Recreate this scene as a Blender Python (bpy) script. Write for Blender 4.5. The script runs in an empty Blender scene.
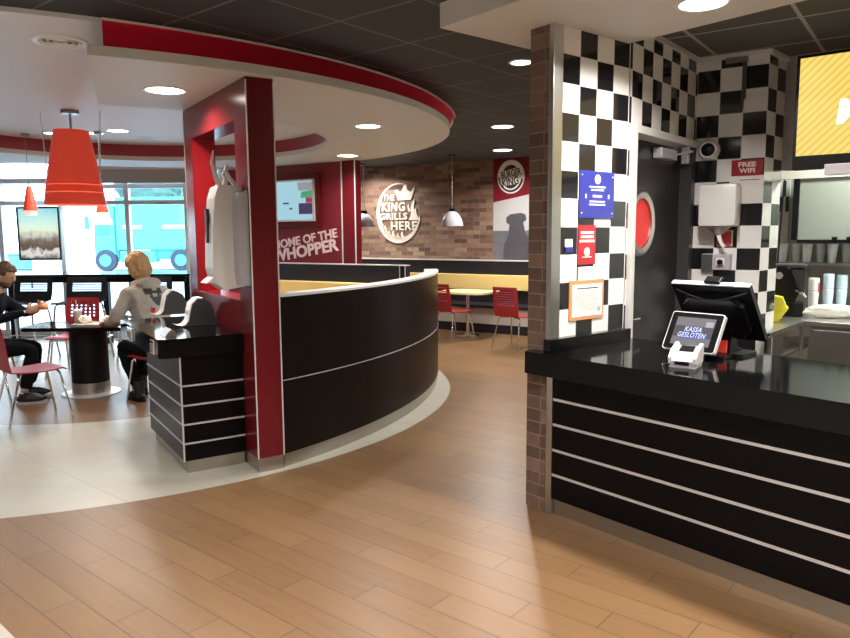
import bpy, bmesh, math, random
from mathutils import Vector as Vec, Matrix, noise
random.seed(7)
PI = math.pi; sin = math.sin; cos = math.cos
R = math.radians
scene = bpy.context.scene
COL = scene.collection

# ------------------------------------------------------------------ camera geometry (metres, z up)
F = 708.75; PITCH = R(6.829); ROLL = R(-.378); EYE = Vec((0, 0, 1.65))
fw = Vec((0, cos(PITCH), -sin(PITCH)))
_u0 = Vec((0, sin(PITCH), cos(PITCH)))
_r0 = Vec((1, 0, 0))
rt = _r0 * cos(ROLL) + _u0 * sin(ROLL)
up = _u0 * cos(ROLL) - _r0 * sin(ROLL)
def ray(x, y): return fw + rt * ((x - 425) / F) - up * ((y - 319) / F)
def Z(x, y, z=0.): d = ray(x, y); return EYE + d * ((z - EYE.z) / d.z)
def U(yaw): return Vec((sin(R(yaw)), cos(R(yaw)), 0))
def Nn(yaw): return Vec((-cos(R(yaw)), sin(R(yaw)), 0))
def V(x, y, P, yaw):
    n = Nn(yaw); d = ray(x, y); return EYE + d * ((Vec(P) - EYE).dot(n) / d.dot(n))

# ------------------------------------------------------------------ materials
def newmat(name):
    m = bpy.data.materials.new(name); m.use_nodes = True
    nt = m.node_tree; b = nt.nodes['Principled BSDF']
    return m, nt, b
def nd(nt, t, **kw):
    n = nt.nodes.new(t)
    for k, v in kw.items(): setattr(n, k, v)
    return n
def lk(nt, a, b): nt.links.new(a, b)
def rgba(c): return (c[0], c[1], c[2], 1)
def mathn(nt, op, a, b=None, c=None):
    n = nd(nt, 'ShaderNodeMath', operation=op)
    for i, v in enumerate((a, b, c)):
        if v is None: continue
        if isinstance(v, (int, float)): n.inputs[i].default_value = v
        else: lk(nt, v, n.inputs[i])
    return n.outputs[0]
def mixc(nt, fac, a, b, blend='MIX'):
    n = nd(nt, 'ShaderNodeMix', data_type='RGBA', blend_type=blend)
    for i, v in ((0, fac), (6, a), (7, b)):
        if isinstance(v, (int, float)): n.inputs[i].default_value = v
        elif isinstance(v, tuple): n.inputs[i].default_value = rgba(v)
        else: lk(nt, v, n.inputs[i])
    return n.outputs[2]
def bump(nt, b, h, strength=.2, dist=.002):
    n = nd(nt, 'ShaderNodeBump'); n.inputs['Strength'].default_value = strength
    n.inputs['Distance'].default_value = dist
    lk(nt, h, n.inputs['Height']); lk(nt, n.outputs[0], b.inputs['Normal'])
def plain(name, col, rough=.5, metal=0., var=.06, scale=18., spec=.5, bmp=0., coat=0., sheen=0.):
    m, nt, b = newmat(name)
    tc = nd(nt, 'ShaderNodeTexCoord'); nz = nd(nt, 'ShaderNodeTexNoise')
    nz.inputs['Scale'].default_value = scale; nz.inputs['Detail'].default_value = 4
    lk(nt, tc.outputs['Object'], nz.inputs['Vector'])
    lo = tuple(c * (1 - var) for c in col); hi = tuple(min(1, c * (1 + var)) for c in col)
    lk(nt, mixc(nt, nz.outputs[0], lo, hi), b.inputs['Base Color'])
    b.inputs['Roughness'].default_value = rough; b.inputs['Metallic'].default_value = metal
    b.inputs['Specular IOR Level'].default_value = spec
    b.inputs['Coat Weight'].default_value = coat
    b.inputs['Sheen Weight'].default_value = sheen
    if bmp: bump(nt, b, nz.outputs[0], bmp, .004)
    return m
def emis(name, col, s, base=(.02, .02, .02)):
    m, nt, b = newmat(name)
    b.inputs['Base Color'].default_value = rgba(base)
    b.inputs['Emission Color'].default_value = rgba(col); b.inputs['Emission Strength'].default_value = s
    return m
def objxyz(nt):
    tc = nd(nt, 'ShaderNodeTexCoord'); s = nd(nt, 'ShaderNodeSeparateXYZ')
    lk(nt, tc.outputs['Object'], s.inputs[0]); return tc, s.outputs[0], s.outputs[1], s.outputs[2]
def comb(nt, x, y, z=0.):
    n = nd(nt, 'ShaderNodeCombineXYZ')
    for i, v in enumerate((x, y, z)):
        if isinstance(v, (int, float)): n.inputs[i].default_value = v
        else: lk(nt, v, n.inputs[i])
    return n.outputs[0]

def checker_mat(name, x0, px, z0, pz, parity, axis=0):
    m, nt, b = newmat(name)
    tc, X, Y, Zc = objxyz(nt)
    if axis: X = Y
    u = mathn(nt, 'DIVIDE', mathn(nt, 'SUBTRACT', X, x0), px)
    v = mathn(nt, 'DIVIDE', mathn(nt, 'SUBTRACT', Zc, z0), pz)
    par = mathn(nt, 'ADD', mathn(nt, 'ADD', mathn(nt, 'FLOOR', u), mathn(nt, 'FLOOR', v)), parity + 100)
    odd = mathn(nt, 'MODULO', par, 2.0)
    isb = mathn(nt, 'GREATER_THAN', odd, .5)
    g = .014
    fu = mathn(nt, 'FRACT', u); fv = mathn(nt, 'FRACT', v)
    gr = mathn(nt, 'MAXIMUM',
               mathn(nt, 'GREATER_THAN', mathn(nt, 'ABSOLUTE', mathn(nt, 'SUBTRACT', fu, .5)), .5 - g),
               mathn(nt, 'GREATER_THAN', mathn(nt, 'ABSOLUTE', mathn(nt, 'SUBTRACT', fv, .5)), .5 - g))
    c = mixc(nt, isb, (.80, .78, .76), (.012, .011, .013))
    c = mixc(nt, gr, c, (.62, .60, .57))
    lk(nt, c, b.inputs['Base Color'])
    lk(nt, mathn(nt, 'ADD', mathn(nt, 'MULTIPLY', gr, .6), .07), b.inputs['Roughness'])
    bump(nt, b, mathn(nt, 'SUBTRACT', 1.0, gr), .35, .002)
    return m

def brick_mat(name, cols, bw, bh, mortar=(.20, .16, .14), msize=.004, rough=.8, axis=0):
    m, nt, b = newmat(name)
    tc, X, Y, Zc = objxyz(nt)
    if axis == 1: X = Y
    elif axis == 2: X = mathn(nt, 'ADD', X, Y)
    br = nd(nt, 'ShaderNodeTexBrick'); br.offset = .5
    vec = comb(nt, X, Zc)
    lk(nt, vec, br.inputs['Vector'])
    br.inputs['Scale'].default_value = 1; br.inputs['Brick Width'].default_value = bw; br.inputs['Row Height'].default_value = bh
    br.inputs['Mortar Size'].default_value = msize; br.inputs['Mortar Smooth'].default_value = .2
    br.inputs['Color1'].default_value = (0, 0, 0, 1); br.inputs['Color2'].default_value = (1, 1, 1, 1); br.inputs['Mortar'].default_value = (.5, .5, .5, 1)
    # random value per brick
    row = mathn(nt, 'FLOOR', mathn(nt, 'DIVIDE', Zc, bh))
    off = mathn(nt, 'MULTIPLY', mathn(nt, 'MODULO', mathn(nt, 'ADD', row, 1000), 2), .5)
    colm = mathn(nt, 'FLOOR', mathn(nt, 'ADD', mathn(nt, 'DIVIDE', X, bw), off))
    wn = nd(nt, 'ShaderNodeTexWhiteNoise', noise_dimensions='2D'); lk(nt, comb(nt, colm, row), wn.inputs['Vector'])
    rp = nd(nt, 'ShaderNodeValToRGB'); lk(nt, wn.outputs['Value'], rp.inputs[0])
    e = rp.color_ramp.elements; e[0].color = rgba(cols[0]); e[1].color = rgba(cols[-1])
    for i, c in enumerate(cols[1:-1]):
        q = e.new((i + 1) / (len(cols) - 1)); q.color = rgba(c)
    nz = nd(nt, 'ShaderNodeTexNoise'); nz.inputs['Scale'].default_value = 14; nz.inputs['Detail'].default_value = 6
    lk(nt, tc.outputs['Object'], nz.inputs['Vector'])
    c = mixc(nt, .35, rp.outputs[0], nz.outputs[0], 'OVERLAY')
    c = mixc(nt, br.outputs['Fac'], c, mortar)
    lk(nt, c, b.inputs['Base Color']); b.inputs['Roughness'].default_value = rough
    h = mathn(nt, 'ADD', mathn(nt, 'SUBTRACT', 1.0, br.outputs['Fac']), mathn(nt, 'MULTIPLY', nz.outputs[0], .4))
    bump(nt, b, h, .5, .006)
    return m

RING_O = (-3.491, 7.645, 3.758); RING_I = (-3.56, 8.30, 2.19)
def floor_mat():
    m, nt, b = newmat('floor_tiles')
    geo = nd(nt, 'ShaderNodeNewGeometry'); s = nd(nt, 'ShaderNodeSeparateXYZ'); lk(nt, geo.outputs['Position'], s.inputs[0])
    X, Y = s.outputs[0], s.outputs[1]
    yaw = -50.23; u = U(yaw); v = (cos(R(yaw)), -sin(R(yaw)))
    uu = mathn(nt, 'ADD', mathn(nt, 'MULTIPLY', X, u.x), mathn(nt, 'MULTIPLY', Y, u.y))
    vv = mathn(nt, 'ADD', mathn(nt, 'MULTIPLY', X, v[0]), mathn(nt, 'MULTIPLY', Y, v[1]))
    PW, PL = .1593, .96
    row = mathn(nt, 'FLOOR', mathn(nt, 'DIVIDE', mathn(nt, 'SUBTRACT', vv, 1.180), PW))
    fr = mathn(nt, 'FRACT', mathn(nt, 'DIVIDE', mathn(nt, 'SUBTRACT', vv, 1.180), PW))
    sh = mathn(nt, 'FRACT', mathn(nt, 'ADD', mathn(nt, 'MULTIPLY', row, .3367), .03))
    uq = mathn(nt, 'ADD', mathn(nt, 'DIVIDE', mathn(nt, 'SUBTRACT', uu, 3.225), PL), sh)
    col = mathn(nt, 'FLOOR', uq); fu = mathn(nt, 'FRACT', uq)
    gr = mathn(nt, 'MAXIMUM',
               mathn(nt, 'GREATER_THAN', mathn(nt, 'ABSOLUTE', mathn(nt, 'SUBTRACT', fr, .5)), .5 - .011),
               mathn(nt, 'GREATER_THAN', mathn(nt, 'ABSOLUTE', mathn(nt, 'SUBTRACT', fu, .5)), .5 - .0019))
    wn = nd(nt, 'ShaderNodeTexWhiteNoise', noise_dimensions='2D'); lk(nt, comb(nt, col, row), wn.inputs['Vector'])
    gn = nd(nt, 'ShaderNodeTexNoise'); gn.inputs['Scale'].default_value = 1; gn.inputs['Detail'].default_value = 6; gn.inputs['Distortion'].default_value = .4
    lk(nt, comb(nt, mathn(nt, 'MULTIPLY', uu, 3), mathn(nt, 'MULTIPLY', vv, 45), mathn(nt, 'MULTIPLY', wn.outputs[0], 30)), gn.inputs['Vector'])
    blob = nd(nt, 'ShaderNodeTexNoise'); blob.inputs['Scale'].default_value = 1.6; blob.inputs['Detail'].default_value = 3
    lk(nt, geo.outputs['Position'], blob.inputs['Vector'])
    wood = mixc(nt, gn.outputs[0], (.128, .065, .027), (.235, .132, .059))
    wood = mixc(nt, mathn(nt, 'MULTIPLY', wn.outputs[0], .5), wood, (.26, .152, .072))
    wood = mixc(nt, mathn(nt, 'MULTIPLY', blob.outputs[0], .25), wood, (.13, .062, .024))
    wood = mixc(nt, gr, wood, (.035, .019, .011))
    # cream stone tiles
    TS = .62
    tu = mathn(nt, 'DIVIDE', mathn(nt, 'SUBTRACT', uu, .16), TS * 2); tv = mathn(nt, 'DIVIDE', mathn(nt, 'SUBTRACT', vv, 1.46), TS)
    tg = mathn(nt, 'MAXIMUM',
               mathn(nt, 'GREATER_THAN', mathn(nt, 'ABSOLUTE', mathn(nt, 'SUBTRACT', mathn(nt, 'FRACT', tu), .5)), .5 - .002),
               mathn(nt, 'GREATER_THAN', mathn(nt, 'ABSOLUTE', mathn(nt, 'SUBTRACT', mathn(nt, 'FRACT', tv), .5)), .5 - .004))
    n2 = nd(nt, 'ShaderNodeTexNoise'); n2.inputs['Scale'].default_value = 5; n2.inputs['Detail'].default_value = 5
    lk(nt, geo.outputs['Position'], n2.inputs['Vector'])
    st = mixc(nt, n2.outputs[0], (.40, .37, .31), (.50, .465, .395))
    st = mixc(nt, tg, st, (.30, .25, .2))
    def dist(c):
        dx = mathn(nt, 'SUBTRACT', X, c[0]); dy = mathn(nt, 'SUBTRACT', Y, c[1])
        return mathn(nt, 'SQRT', mathn(nt, 'ADD', mathn(nt, 'MULTIPLY', dx, dx), mathn(nt, 'MULTIPLY', dy, dy)))
    ins = mathn(nt, 'LESS_THAN', dist(RING_O), RING_O[2]); out = mathn(nt, 'GREATER_THAN', dist(RING_I), RING_I[2])
    ring = mathn(nt, 'MULTIPLY', ins, out)
    # a strip of the same stone by the entrance: side of a line
    e = mathn(nt, 'GREATER_THAN', mathn(nt, 'ADD', mathn(nt, 'MULTIPLY', mathn(nt, 'ADD', X, 1.838), -.663), mathn(nt, 'MULTIPLY', mathn(nt, 'ADD', Y, -2.875), -.749)), .0)
    ring = mathn(nt, 'MAXIMUM', ring, e)
    lk(nt, mixc(nt, ring, wood, st), b.inputs['Base Color'])
    rg = mathn(nt, 'ADD', mathn(nt, 'MULTIPLY', blob.outputs[0], .10), .295)
    lk(nt, rg, b.inputs['Roughness'])
    anyg = mathn(nt, 'ADD', mathn(nt, 'MULTIPLY', gr, mathn(nt, 'SUBTRACT', 1.0, ring)), mathn(nt, 'MULTIPLY', tg, ring))
    h = mathn(nt, 'SUBTRACT', 1.0, anyg)
    bump(nt, b, h, .25, .002)
    return m

def ceil_mat(name, yaw, u0, v0, pitch, line, col, gw, rough=.7):
    m, nt, b = newmat(name)
    geo = nd(nt, 'ShaderNodeNewGeometry'); s = nd(nt, 'ShaderNodeSeparateXYZ'); lk(nt, geo.outputs['Position'], s.inputs[0])
    X, Y = s.outputs[0], s.outputs[1]; u = U(yaw); v = (cos(R(yaw)), -sin(R(yaw)))
    uu = mathn(nt, 'DIVIDE', mathn(nt, 'SUBTRACT', mathn(nt, 'ADD', mathn(nt, 'MULTIPLY', X, u.x), mathn(nt, 'MULTIPLY', Y, u.y)), u0), pitch)
    vv = mathn(nt, 'DIVIDE', mathn(nt, 'SUBTRACT', mathn(nt, 'ADD', mathn(nt, 'MULTIPLY', X, v[0]), mathn(nt, 'MULTIPLY', Y, v[1])), v0), pitch)
    g = gw / pitch / 2
    gr = mathn(nt, 'MAXIMUM',
               mathn(nt, 'GREATER_THAN', mathn(nt, 'ABSOLUTE', mathn(nt, 'SUBTRACT', mathn(nt, 'FRACT', uu), .5)), .5 - g),
               mathn(nt, 'GREATER_THAN', mathn(nt, 'ABSOLUTE', mathn(nt, 'SUBTRACT', mathn(nt, 'FRACT', vv), .5)), .5 - g))
    nz = nd(nt, 'ShaderNodeTexNoise'); nz.inputs['Scale'].default_value = 60; lk(nt, geo.outputs['Position'], nz.inputs['Vector'])
    c = mixc(nt, nz.outputs[0], tuple(x * .8 for x in col), tuple(x * 1.2 for x in col))
    lk(nt, mixc(nt, gr, c, line), b.inputs['Base Color']); b.inputs['Roughness'].default_value = rough
    bump(nt, b, gr, .3, .004)
    return m

def brushed(name, col=(.55, .54, .52), rough=.3):
    m, nt, b = newmat(name)
    tc = nd(nt, 'ShaderNodeTexCoord'); mp = nd(nt, 'ShaderNodeMapping'); mp.inputs['Scale'].default_value = (4, 4, 220)
    nz = nd(nt, 'ShaderNodeTexNoise'); nz.inputs['Scale'].default_value = 3
    lk(nt, tc.outputs['Object'], mp.inputs[0]); lk(nt, mp.outputs[0], nz.inputs['Vector'])
    lk(nt, mixc(nt, nz.outputs[0], tuple(c * .85 for c in col), tuple(min(1, c * 1.1) for c in col)), b.inputs['Base Color'])
    b.inputs['Metallic'].default_value = 1; b.inputs['Roughness'].default_value = rough
    return m
def wood_dark(name, a=(.022, .014, .012), c=(.040, .026, .022), rough=.35, vert=True, spec=.3):
    m, nt, b = newmat(name); b.inputs['Specular IOR Level'].default_value = spec
    tc = nd(nt, 'ShaderNodeTexCoord'); mp = nd(nt, 'ShaderNodeMapping'); mp.inputs['Scale'].default_value = (60, 60, 2) if vert else (2, 2, 60)
    nz = nd(nt, 'ShaderNodeTexNoise'); nz.inputs['Scale'].default_value = 1; nz.inputs['Detail'].default_value = 6
    lk(nt, tc.outputs['Object'], mp.inputs[0]); lk(nt, mp.outputs[0], nz.inputs['Vector'])
    lk(nt, mixc(nt, nz.outputs[0], a, c), b.inputs['Base Color']); b.inputs['Roughness'].default_value = rough
    return m
def glass_mat(name, tint=(.95, 1, 1), rough=0.):
    m, nt, b = newmat(name)
    out = nt.nodes['Material Output']; tr = nd(nt, 'ShaderNodeBsdfTransparent'); tr.inputs[0].default_value = rgba(tint)
    gl = nd(nt, 'ShaderNodeBsdfGlossy'); gl.inputs['Roughness'].default_value = .02
    mx = nd(nt, 'ShaderNodeMixShader'); mx.inputs[0].default_value = .06
    lk(nt, tr.outputs[0], mx.inputs[1]); lk(nt, gl.outputs[0], mx.inputs[2]); lk(nt, mx.outputs[0], out.inputs[0])
    nt.nodes.remove(b); return m

M = dict(
    floor=floor_mat(),
    ceil=ceil_mat('black_ceiling_tiles', -50.4, 3.236, 3.118, .6465, (.14, .135, .13), (.030, .028, .029), .016),
    ceil2=ceil_mat('grey_ceiling_tiles', -54.0, 1.42, 4.93, .6465, (.42, .39, .36), (.085, .080, .075), .024),
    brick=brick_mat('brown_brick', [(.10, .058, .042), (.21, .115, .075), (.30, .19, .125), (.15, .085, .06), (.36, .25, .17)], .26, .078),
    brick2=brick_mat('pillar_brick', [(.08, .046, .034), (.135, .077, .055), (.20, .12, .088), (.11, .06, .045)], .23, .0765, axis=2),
    white=plain('white_plaster', (.62, .585, .54), .6, var=.02),
    canopy=plain('canopy_plaster', (.60, .56, .50), .55, var=.02),
    recess=plain('recess_plaster', (.66, .63, .62), .5, var=.02),
    red_fascia_glow=plain('red_fascia_glow', (.88, .015, .05), .35, var=.05), red_inner=plain('red_inner_fascia', (.30, .015, .03), .35, var=.05),  # outer red brightened for the cove's LED glow; inner is a darkened copy
    red=wood_dark('red_laminate', (.115, .008, .011), (.15, .010, .014), .2),
    red_dk=plain('red_wall', (.20, .017, .026), .3, var=.1, spec=.3),
    red_in=plain('red_gloss', (.30, .010, .014), .25),
    red_chair=plain('red_chair', (.30, .014, .020), .38),
    black=plain('black_gloss_laminate', (.004, .004, .005), .10, var=.1, spec=.25),
    black_m=plain('black_matt', (.006, .0055, .006), .5, spec=.2),
    panel=plain('black_panel', (.003, .0027, .0033), .28, spec=.12),
    granite=plain('black_stone_top', (.004, .0038, .004), .08, var=.6, scale=400, spec=.14),
    brown=wood_dark('dark_wenge', (.006, .0036, .003), (.012, .0075, .0065), .35, spec=.15),
    darkblue=wood_dark('dark_graphite', (.016, .015, .020), (.026, .024, .031), .35),
    steel=brushed('brushed_steel'), steel_dk=brushed('dull_steel', (.34, .33, .31), .35), chrome=plain('chrome', (.80, .80, .80), .10, 1.0, .01),
    alu=plain('aluminium', (.66, .67, .70), .32, .55, .02), alu_w=plain('pale_aluminium', (.78, .76, .74), .35, .3, .02),
    kick=brushed('kick_plate', (.46, .43, .38), .32),
    yellow=plain('yellow_vinyl', (.93, .70, .26), .45, var=.04), ytop=plain('pale_yellow_top', (.93, .78, .42), .3),
    cream=plain('pale_panel', (.50, .47, .42), .5),
    door=plain('door_dark', (.022, .020, .020), .3, var=.2, scale=3, spec=.3), door_f=plain('door_frame_dark', (.05, .048, .05), .3),
    red_glass=emis('red_lit_glass', (.75, .02, .02), .32, (.5, .02, .02)),
    wplastic=plain('white_plastic', (.72, .70, .68), .3, var=.02), gplastic=plain('grey_plastic', (.42, .40, .42), .3, var=.03),
    dgrey=plain('dark_grey_plastic', (.06, .06, .065), .4), bplastic=plain('black_plastic', (.005, .005, .006), .3, spec=.25),
    paper=plain('paper', (.80, .78, .74), .7, var=.03), blue=plain('blue_sign', (.028, .035, .27), .4, var=.03), rsign=plain('red_sign', (.42, .02, .03), .4, var=.03),
    orange=plain('orange_border', (.75, .30, .12), .5), ink=plain('ink', (.03, .03, .03), .6), wink=plain('white_lettering', (.92, .90, .86), .5, var=.01),
    cream_ink=plain('cream_lettering', (.86, .80, .70), .5, var=.01), pink_ink=plain('pale_pink_lettering', (.85, .62, .60), .5, var=.01),
    glass=glass_mat('window_glass'), bluegrey=plain('window_frame_grey', (.72, .72, .78), .4), blind=plain('blind_fabric', (.42, .40, .36), .8, bmp=.2),
    lampred=plain('lamp_red', (.86, .085, .05), .35, var=.05), wire=plain('wire', (.6, .55, .55), .4),
    bulb=emis('bulb_glow', (1, .62, .30), 7), diff=emis('diffuser', (1, .93, .84), 9), smallglow=emis('frosted_glow', (1, .70, .58), .9, (.7, .5, .45)),
    skin=plain('skin', (.55, .33, .24), .5, spec=.4), hoodie=plain('heather_grey_fleece', (.31, .28, .25), .9, var=.2, scale=60, bmp=.5, sheen=.2),
    navy=plain('navy_knit', (.008, .009, .016), .9, bmp=.4, spec=.1), trousers=plain('black_trousers', (.006, .006, .008), .9, bmp=.3, spec=.1), boots=plain('black_leather', (.012, .011, .012), .4),
    hair=plain('dark_brown_hair', (.075, .045, .028), .6, var=.4, scale=80, bmp=.6), blonde=plain('blonde_hair', (.42, .25, .12), .55, var=.45, scale=60, bmp=.8),
    truck=plain('turquoise_paint', (.06, .60, .52), .4, var=.04), truck_b=plain('turquoise_dark', (.03, .25, .38), .4), tyre=plain('tyre', (.03, .04, .07), .7), asphalt=plain('pale_asphalt', (.42, .45, .48), .9, var=.08, scale=3),
    foliage=plain('foliage', (.06, .15, .13), .9, var=.5, scale=6, bmp=.8), bluebox=plain('blue_bin', (.08, .26, .42), .6),
    yellowbin=plain('yellow_plastic', (.72, .66, .04), .3), cup=plain('paper_cup', (.72, .72, .70), .6), cup_b=plain('pale_blue_cup', (.50, .62, .68), .5), redink=plain('red_ink', (.55, .04, .05), .5),
    clear=plain('clear_cup', (.62, .63, .60), .15, var=.2), bag=plain('white_crumpled', (.75, .72, .66), .6, var=.15, bmp=.8),
    whitetile=brick_mat('white_wall_tiles', [(.40, .385, .37), (.42, .40, .385)], .30, .062, (.36, .345, .33), .002, .15),
    greenish=plain('pale_steel_panel', (.36, .38, .34), .25, .35, .05, 3),
    photo_sky=plain('print_light_grey', (.50, .49, .50), .5), photo_mid=plain('print_mid_grey', (.15, .15, .17), .5, var=.35, scale=7), photo_dk=plain('print_dark_grey', (.07, .07, .085), .5, var=.4, scale=12),
    brown_lens=plain('tinted_glass', (.03, .03, .035), .08),
)


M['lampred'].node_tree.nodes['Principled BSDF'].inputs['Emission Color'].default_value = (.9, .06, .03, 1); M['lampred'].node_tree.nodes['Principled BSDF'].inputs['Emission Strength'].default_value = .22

# ------------------------------------------------------------------ mesh builders
def bm_new(): return bmesh.new()
def box(bm, x0, x1, y0, y1, z0, z1, bev=0.):
    r = bmesh.ops.create_cube(bm, size=1)
    vs = r['verts']
    for v in vs: v.co = Vec(((x0 + x1) / 2 + v.co.x * (x1 - x0), (y0 + y1) / 2 + v.co.y * (y1 - y0), (z0 + z1) / 2 + v.co.z * (z1 - z0)))
    if bev:
        es = list({e for v in vs for e in v.link_edges})
        bmesh.ops.bevel(bm, geom=es, offset=bev, segments=2, affect='EDGES', profile=.6)
    return bm
def tube(bm, pts, r, seg=10, cap=True, rs=None):
    pts = [Vec(p) for p in pts]; rings = []
    t0 = (pts[1] - pts[0]).normalized(); nrm = t0.orthogonal().normalized()
    for i, p in enumerate(pts):
        t = (pts[min(i + 1, len(pts) - 1)] - pts[max(i - 1, 0)]).normalized()
        nrm = (nrm - t * nrm.dot(t))
        nrm = nrm.normalized() if nrm.length > 1e-6 else t.orthogonal().normalized()
        bn = t.cross(nrm); rr = rs[i] if rs else r
        rings.append([bm.verts.new(p + nrm * cos(2 * PI * k / seg) * rr + bn * sin(2 * PI * k / seg) * rr) for k in range(seg)])
    for a, b in zip(rings, rings[1:]):
        for k in range(seg): bm.faces.new((a[k], a[(k + 1) % seg], b[(k + 1) % seg], b[k]))
    if cap: bm.faces.new(rings[0][::-1]); bm.faces.new(rings[-1])
    return bm
def lathe(bm, prof, c=(0, 0, 0), seg=32, a0=0, a1=2 * PI):
    full = abs(a1 - a0 - 2 * PI) < 1e-6; n = seg if full else seg + 1; rings = []
    for r_, z_ in prof:
        if r_ < 1e-6: rings.append([bm.verts.new((c[0], c[1], c[2] + z_))])
        else: rings.append([bm.verts.new((c[0] + r_ * cos(a0 + (a1 - a0) * k / seg), c[1] + r_ * sin(a0 + (a1 - a0) * k / seg), c[2] + z_)) for k in range(n)])
    for a, b in zip(rings, rings[1:]):
        for k in range(n if full else n - 1):
            k2 = (k + 1) % n
            if len(a) == 1 and len(b) == 1: continue
            if len(a) == 1: bm.faces.new((a[0], b[k2], b[k]))
            elif len(b) == 1: bm.faces.new((a[k], a[k2], b[0]))
            else: bm.faces.new((a[k], a[k2], b[k2], b[k]))
    return bm
def prism(bm, pts, h0, h1, plane='xy'):
    """polygon extruded; plane xy -> z from h0 to h1; xz -> y; yz -> x"""
    def mk(p, h):
        return {'xy': (p[0], p[1], h), 'xz': (p[0], h, p[1]), 'yz': (h, p[0], p[1])}[plane]
    a = [bm.verts.new(mk(p, h0)) for p in pts]; b = [bm.verts.new(mk(p, h1)) for p in pts]
    bm.faces.new(a[::-1]); bm.faces.new(b); n = len(pts)
    for i in range(n): bm.faces.new((a[i], a[(i + 1) % n], b[(i + 1) % n], b[i]))
    return bm
def ngon_disc(cx, cz, r, n=40, rz=None): return [(cx + r * cos(2 * PI * k / n), cz + (rz or r) * sin(2 * PI * k / n)) for k in range(n)]
def strip_solid(bm, inner, outer, z0, z1, closed=False):
    n = len(inner); V4 = []
    for (a, b) in zip(inner, outer):
        V4.append([bm.verts.new((a[0], a[1], z0)), bm.verts.new((b[0], b[1], z0)), bm.verts.new((b[0], b[1], z1)), bm.verts.new((a[0], a[1], z1))])
    for i in range(n if closed else n - 1):
        p, q = V4[i], V4[(i + 1) % n]
        for k in range(4): bm.faces.new((p[k], p[(k + 1) % 4], q[(k + 1) % 4], q[k]))
    if not closed: bm.faces.new(V4[0][::-1]); bm.faces.new(V4[-1])
    return bm
def mesh_of(name, bm, mat, smooth=None):
    bmesh.ops.recalc_face_normals(bm, faces=bm.faces)
    me = bpy.data.meshes.new(name); bm.to_mesh(me); bm.free()
    if mat: me.materials.append(M[mat] if isinstance(mat, str) else mat)
    if smooth:
        for p in me.polygons: p.use_smooth = True
        if smooth is True: smooth = 40
        try: me.set_sharp_from_angle(angle=R(smooth))
        except Exception: pass
    return me
def obj(name, bm, mat, parent=None, smooth=None, loc=None, rz=None):
    me = mesh_of(name, bm, mat, smooth) if isinstance(bm, bmesh.types.BMesh) else bm
    o = bpy.data.objects.new(name, me); COL.objects.link(o)
    if parent: o.parent = parent
    if loc is not None: o.location = loc
    if rz is not None: o.rotation_euler.z = rz
    return o
def tag(o, label, cat, group=None, kind=None):
    if label: o['label'] = label
    if cat: o['category'] = cat
    if group: o['group'] = group
    if kind: o['kind'] = kind
    return o
def thing(name, label, cat, loc=(0, 0, 0), rz=0., group=None):
    o = bpy.data.objects.new(name, None); COL.objects.link(o); o.empty_display_size = .1
    o.location = loc; o.rotation_euler.z = rz
    return tag(o, label, cat, group)
def struct(name, bm, mat, loc=None, rz=None, parent=None, smooth=None):
    o = obj(name, bm, mat, parent, smooth, loc, rz)
    if not parent: o['kind'] = 'structure'
    return o
def yawz(yaw): return R(90 - yaw)
def copy_tree(o, parent=None):
    c = o.copy(); COL.objects.link(c)
    if parent is not None: c.parent = parent
    for ch in list(o.children): copy_tree(ch, c)
    return c
def text_bm(s, size, w=None, h=None, depth=.002, bold=.0, shear=0., spacing=1.0, line=.9, align='CENTER'):
    cu = bpy.data.curves.new('lettering_curve', 'FONT'); cu.body = s; cu.size = size; cu.align_x = align; cu.align_y = 'CENTER'
    cu.extrude = depth / 2; cu.offset = bold * size; cu.shear = shear; cu.space_character = spacing; cu.space_line = line; cu.resolution_u = 3
    o = bpy.data.objects.new('lettering_tmp', cu); COL.objects.link(o)
    bpy.context.view_layer.update()
    dg = bpy.context.evaluated_depsgraph_get(); me = bpy.data.meshes.new_from_object(o.evaluated_get(dg))
    bpy.data.objects.remove(o); bpy.data.curves.remove(cu)
    bm = bm_new(); bm.from_mesh(me); bpy.data.meshes.remove(me)
    if w or h:
        xs = [v.co.x for v in bm.verts]; ys = [v.co.y for v in bm.verts]
        cx, cy = (min(xs) + max(xs)) / 2, (min(ys) + max(ys)) / 2
        sx = w / (max(xs) - min(xs)) if w else 1; sy = h / (max(ys) - min(ys)) if h else sx
        if not w: sx = sy
        for v in bm.verts: v.co.x = (v.co.x - cx) * sx; v.co.y = (v.co.y - cy) * sy
    return bm
def stand(bm, x, y, z, rot=0.):
    """text lying in xy -> standing on a wall facing -y, centre at x,y,z; rot = tilt in the wall plane"""
    for v in bm.verts:
        a, b, c = v.co
        a, b = a * cos(rot) - b * sin(rot), a * sin(rot) + b * cos(rot)
        v.co = Vec((x + a, y - c, z + b))
    return bm
def join_bm(a, b):
    me = bpy.data.meshes.new('t'); b.to_mesh(me); b.free(); a.from_mesh(me); bpy.data.meshes.remove(me); return a
def xform(bm, mat):
    bmesh.ops.transform(bm, matrix=mat, verts=bm.verts); return bm

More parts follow.
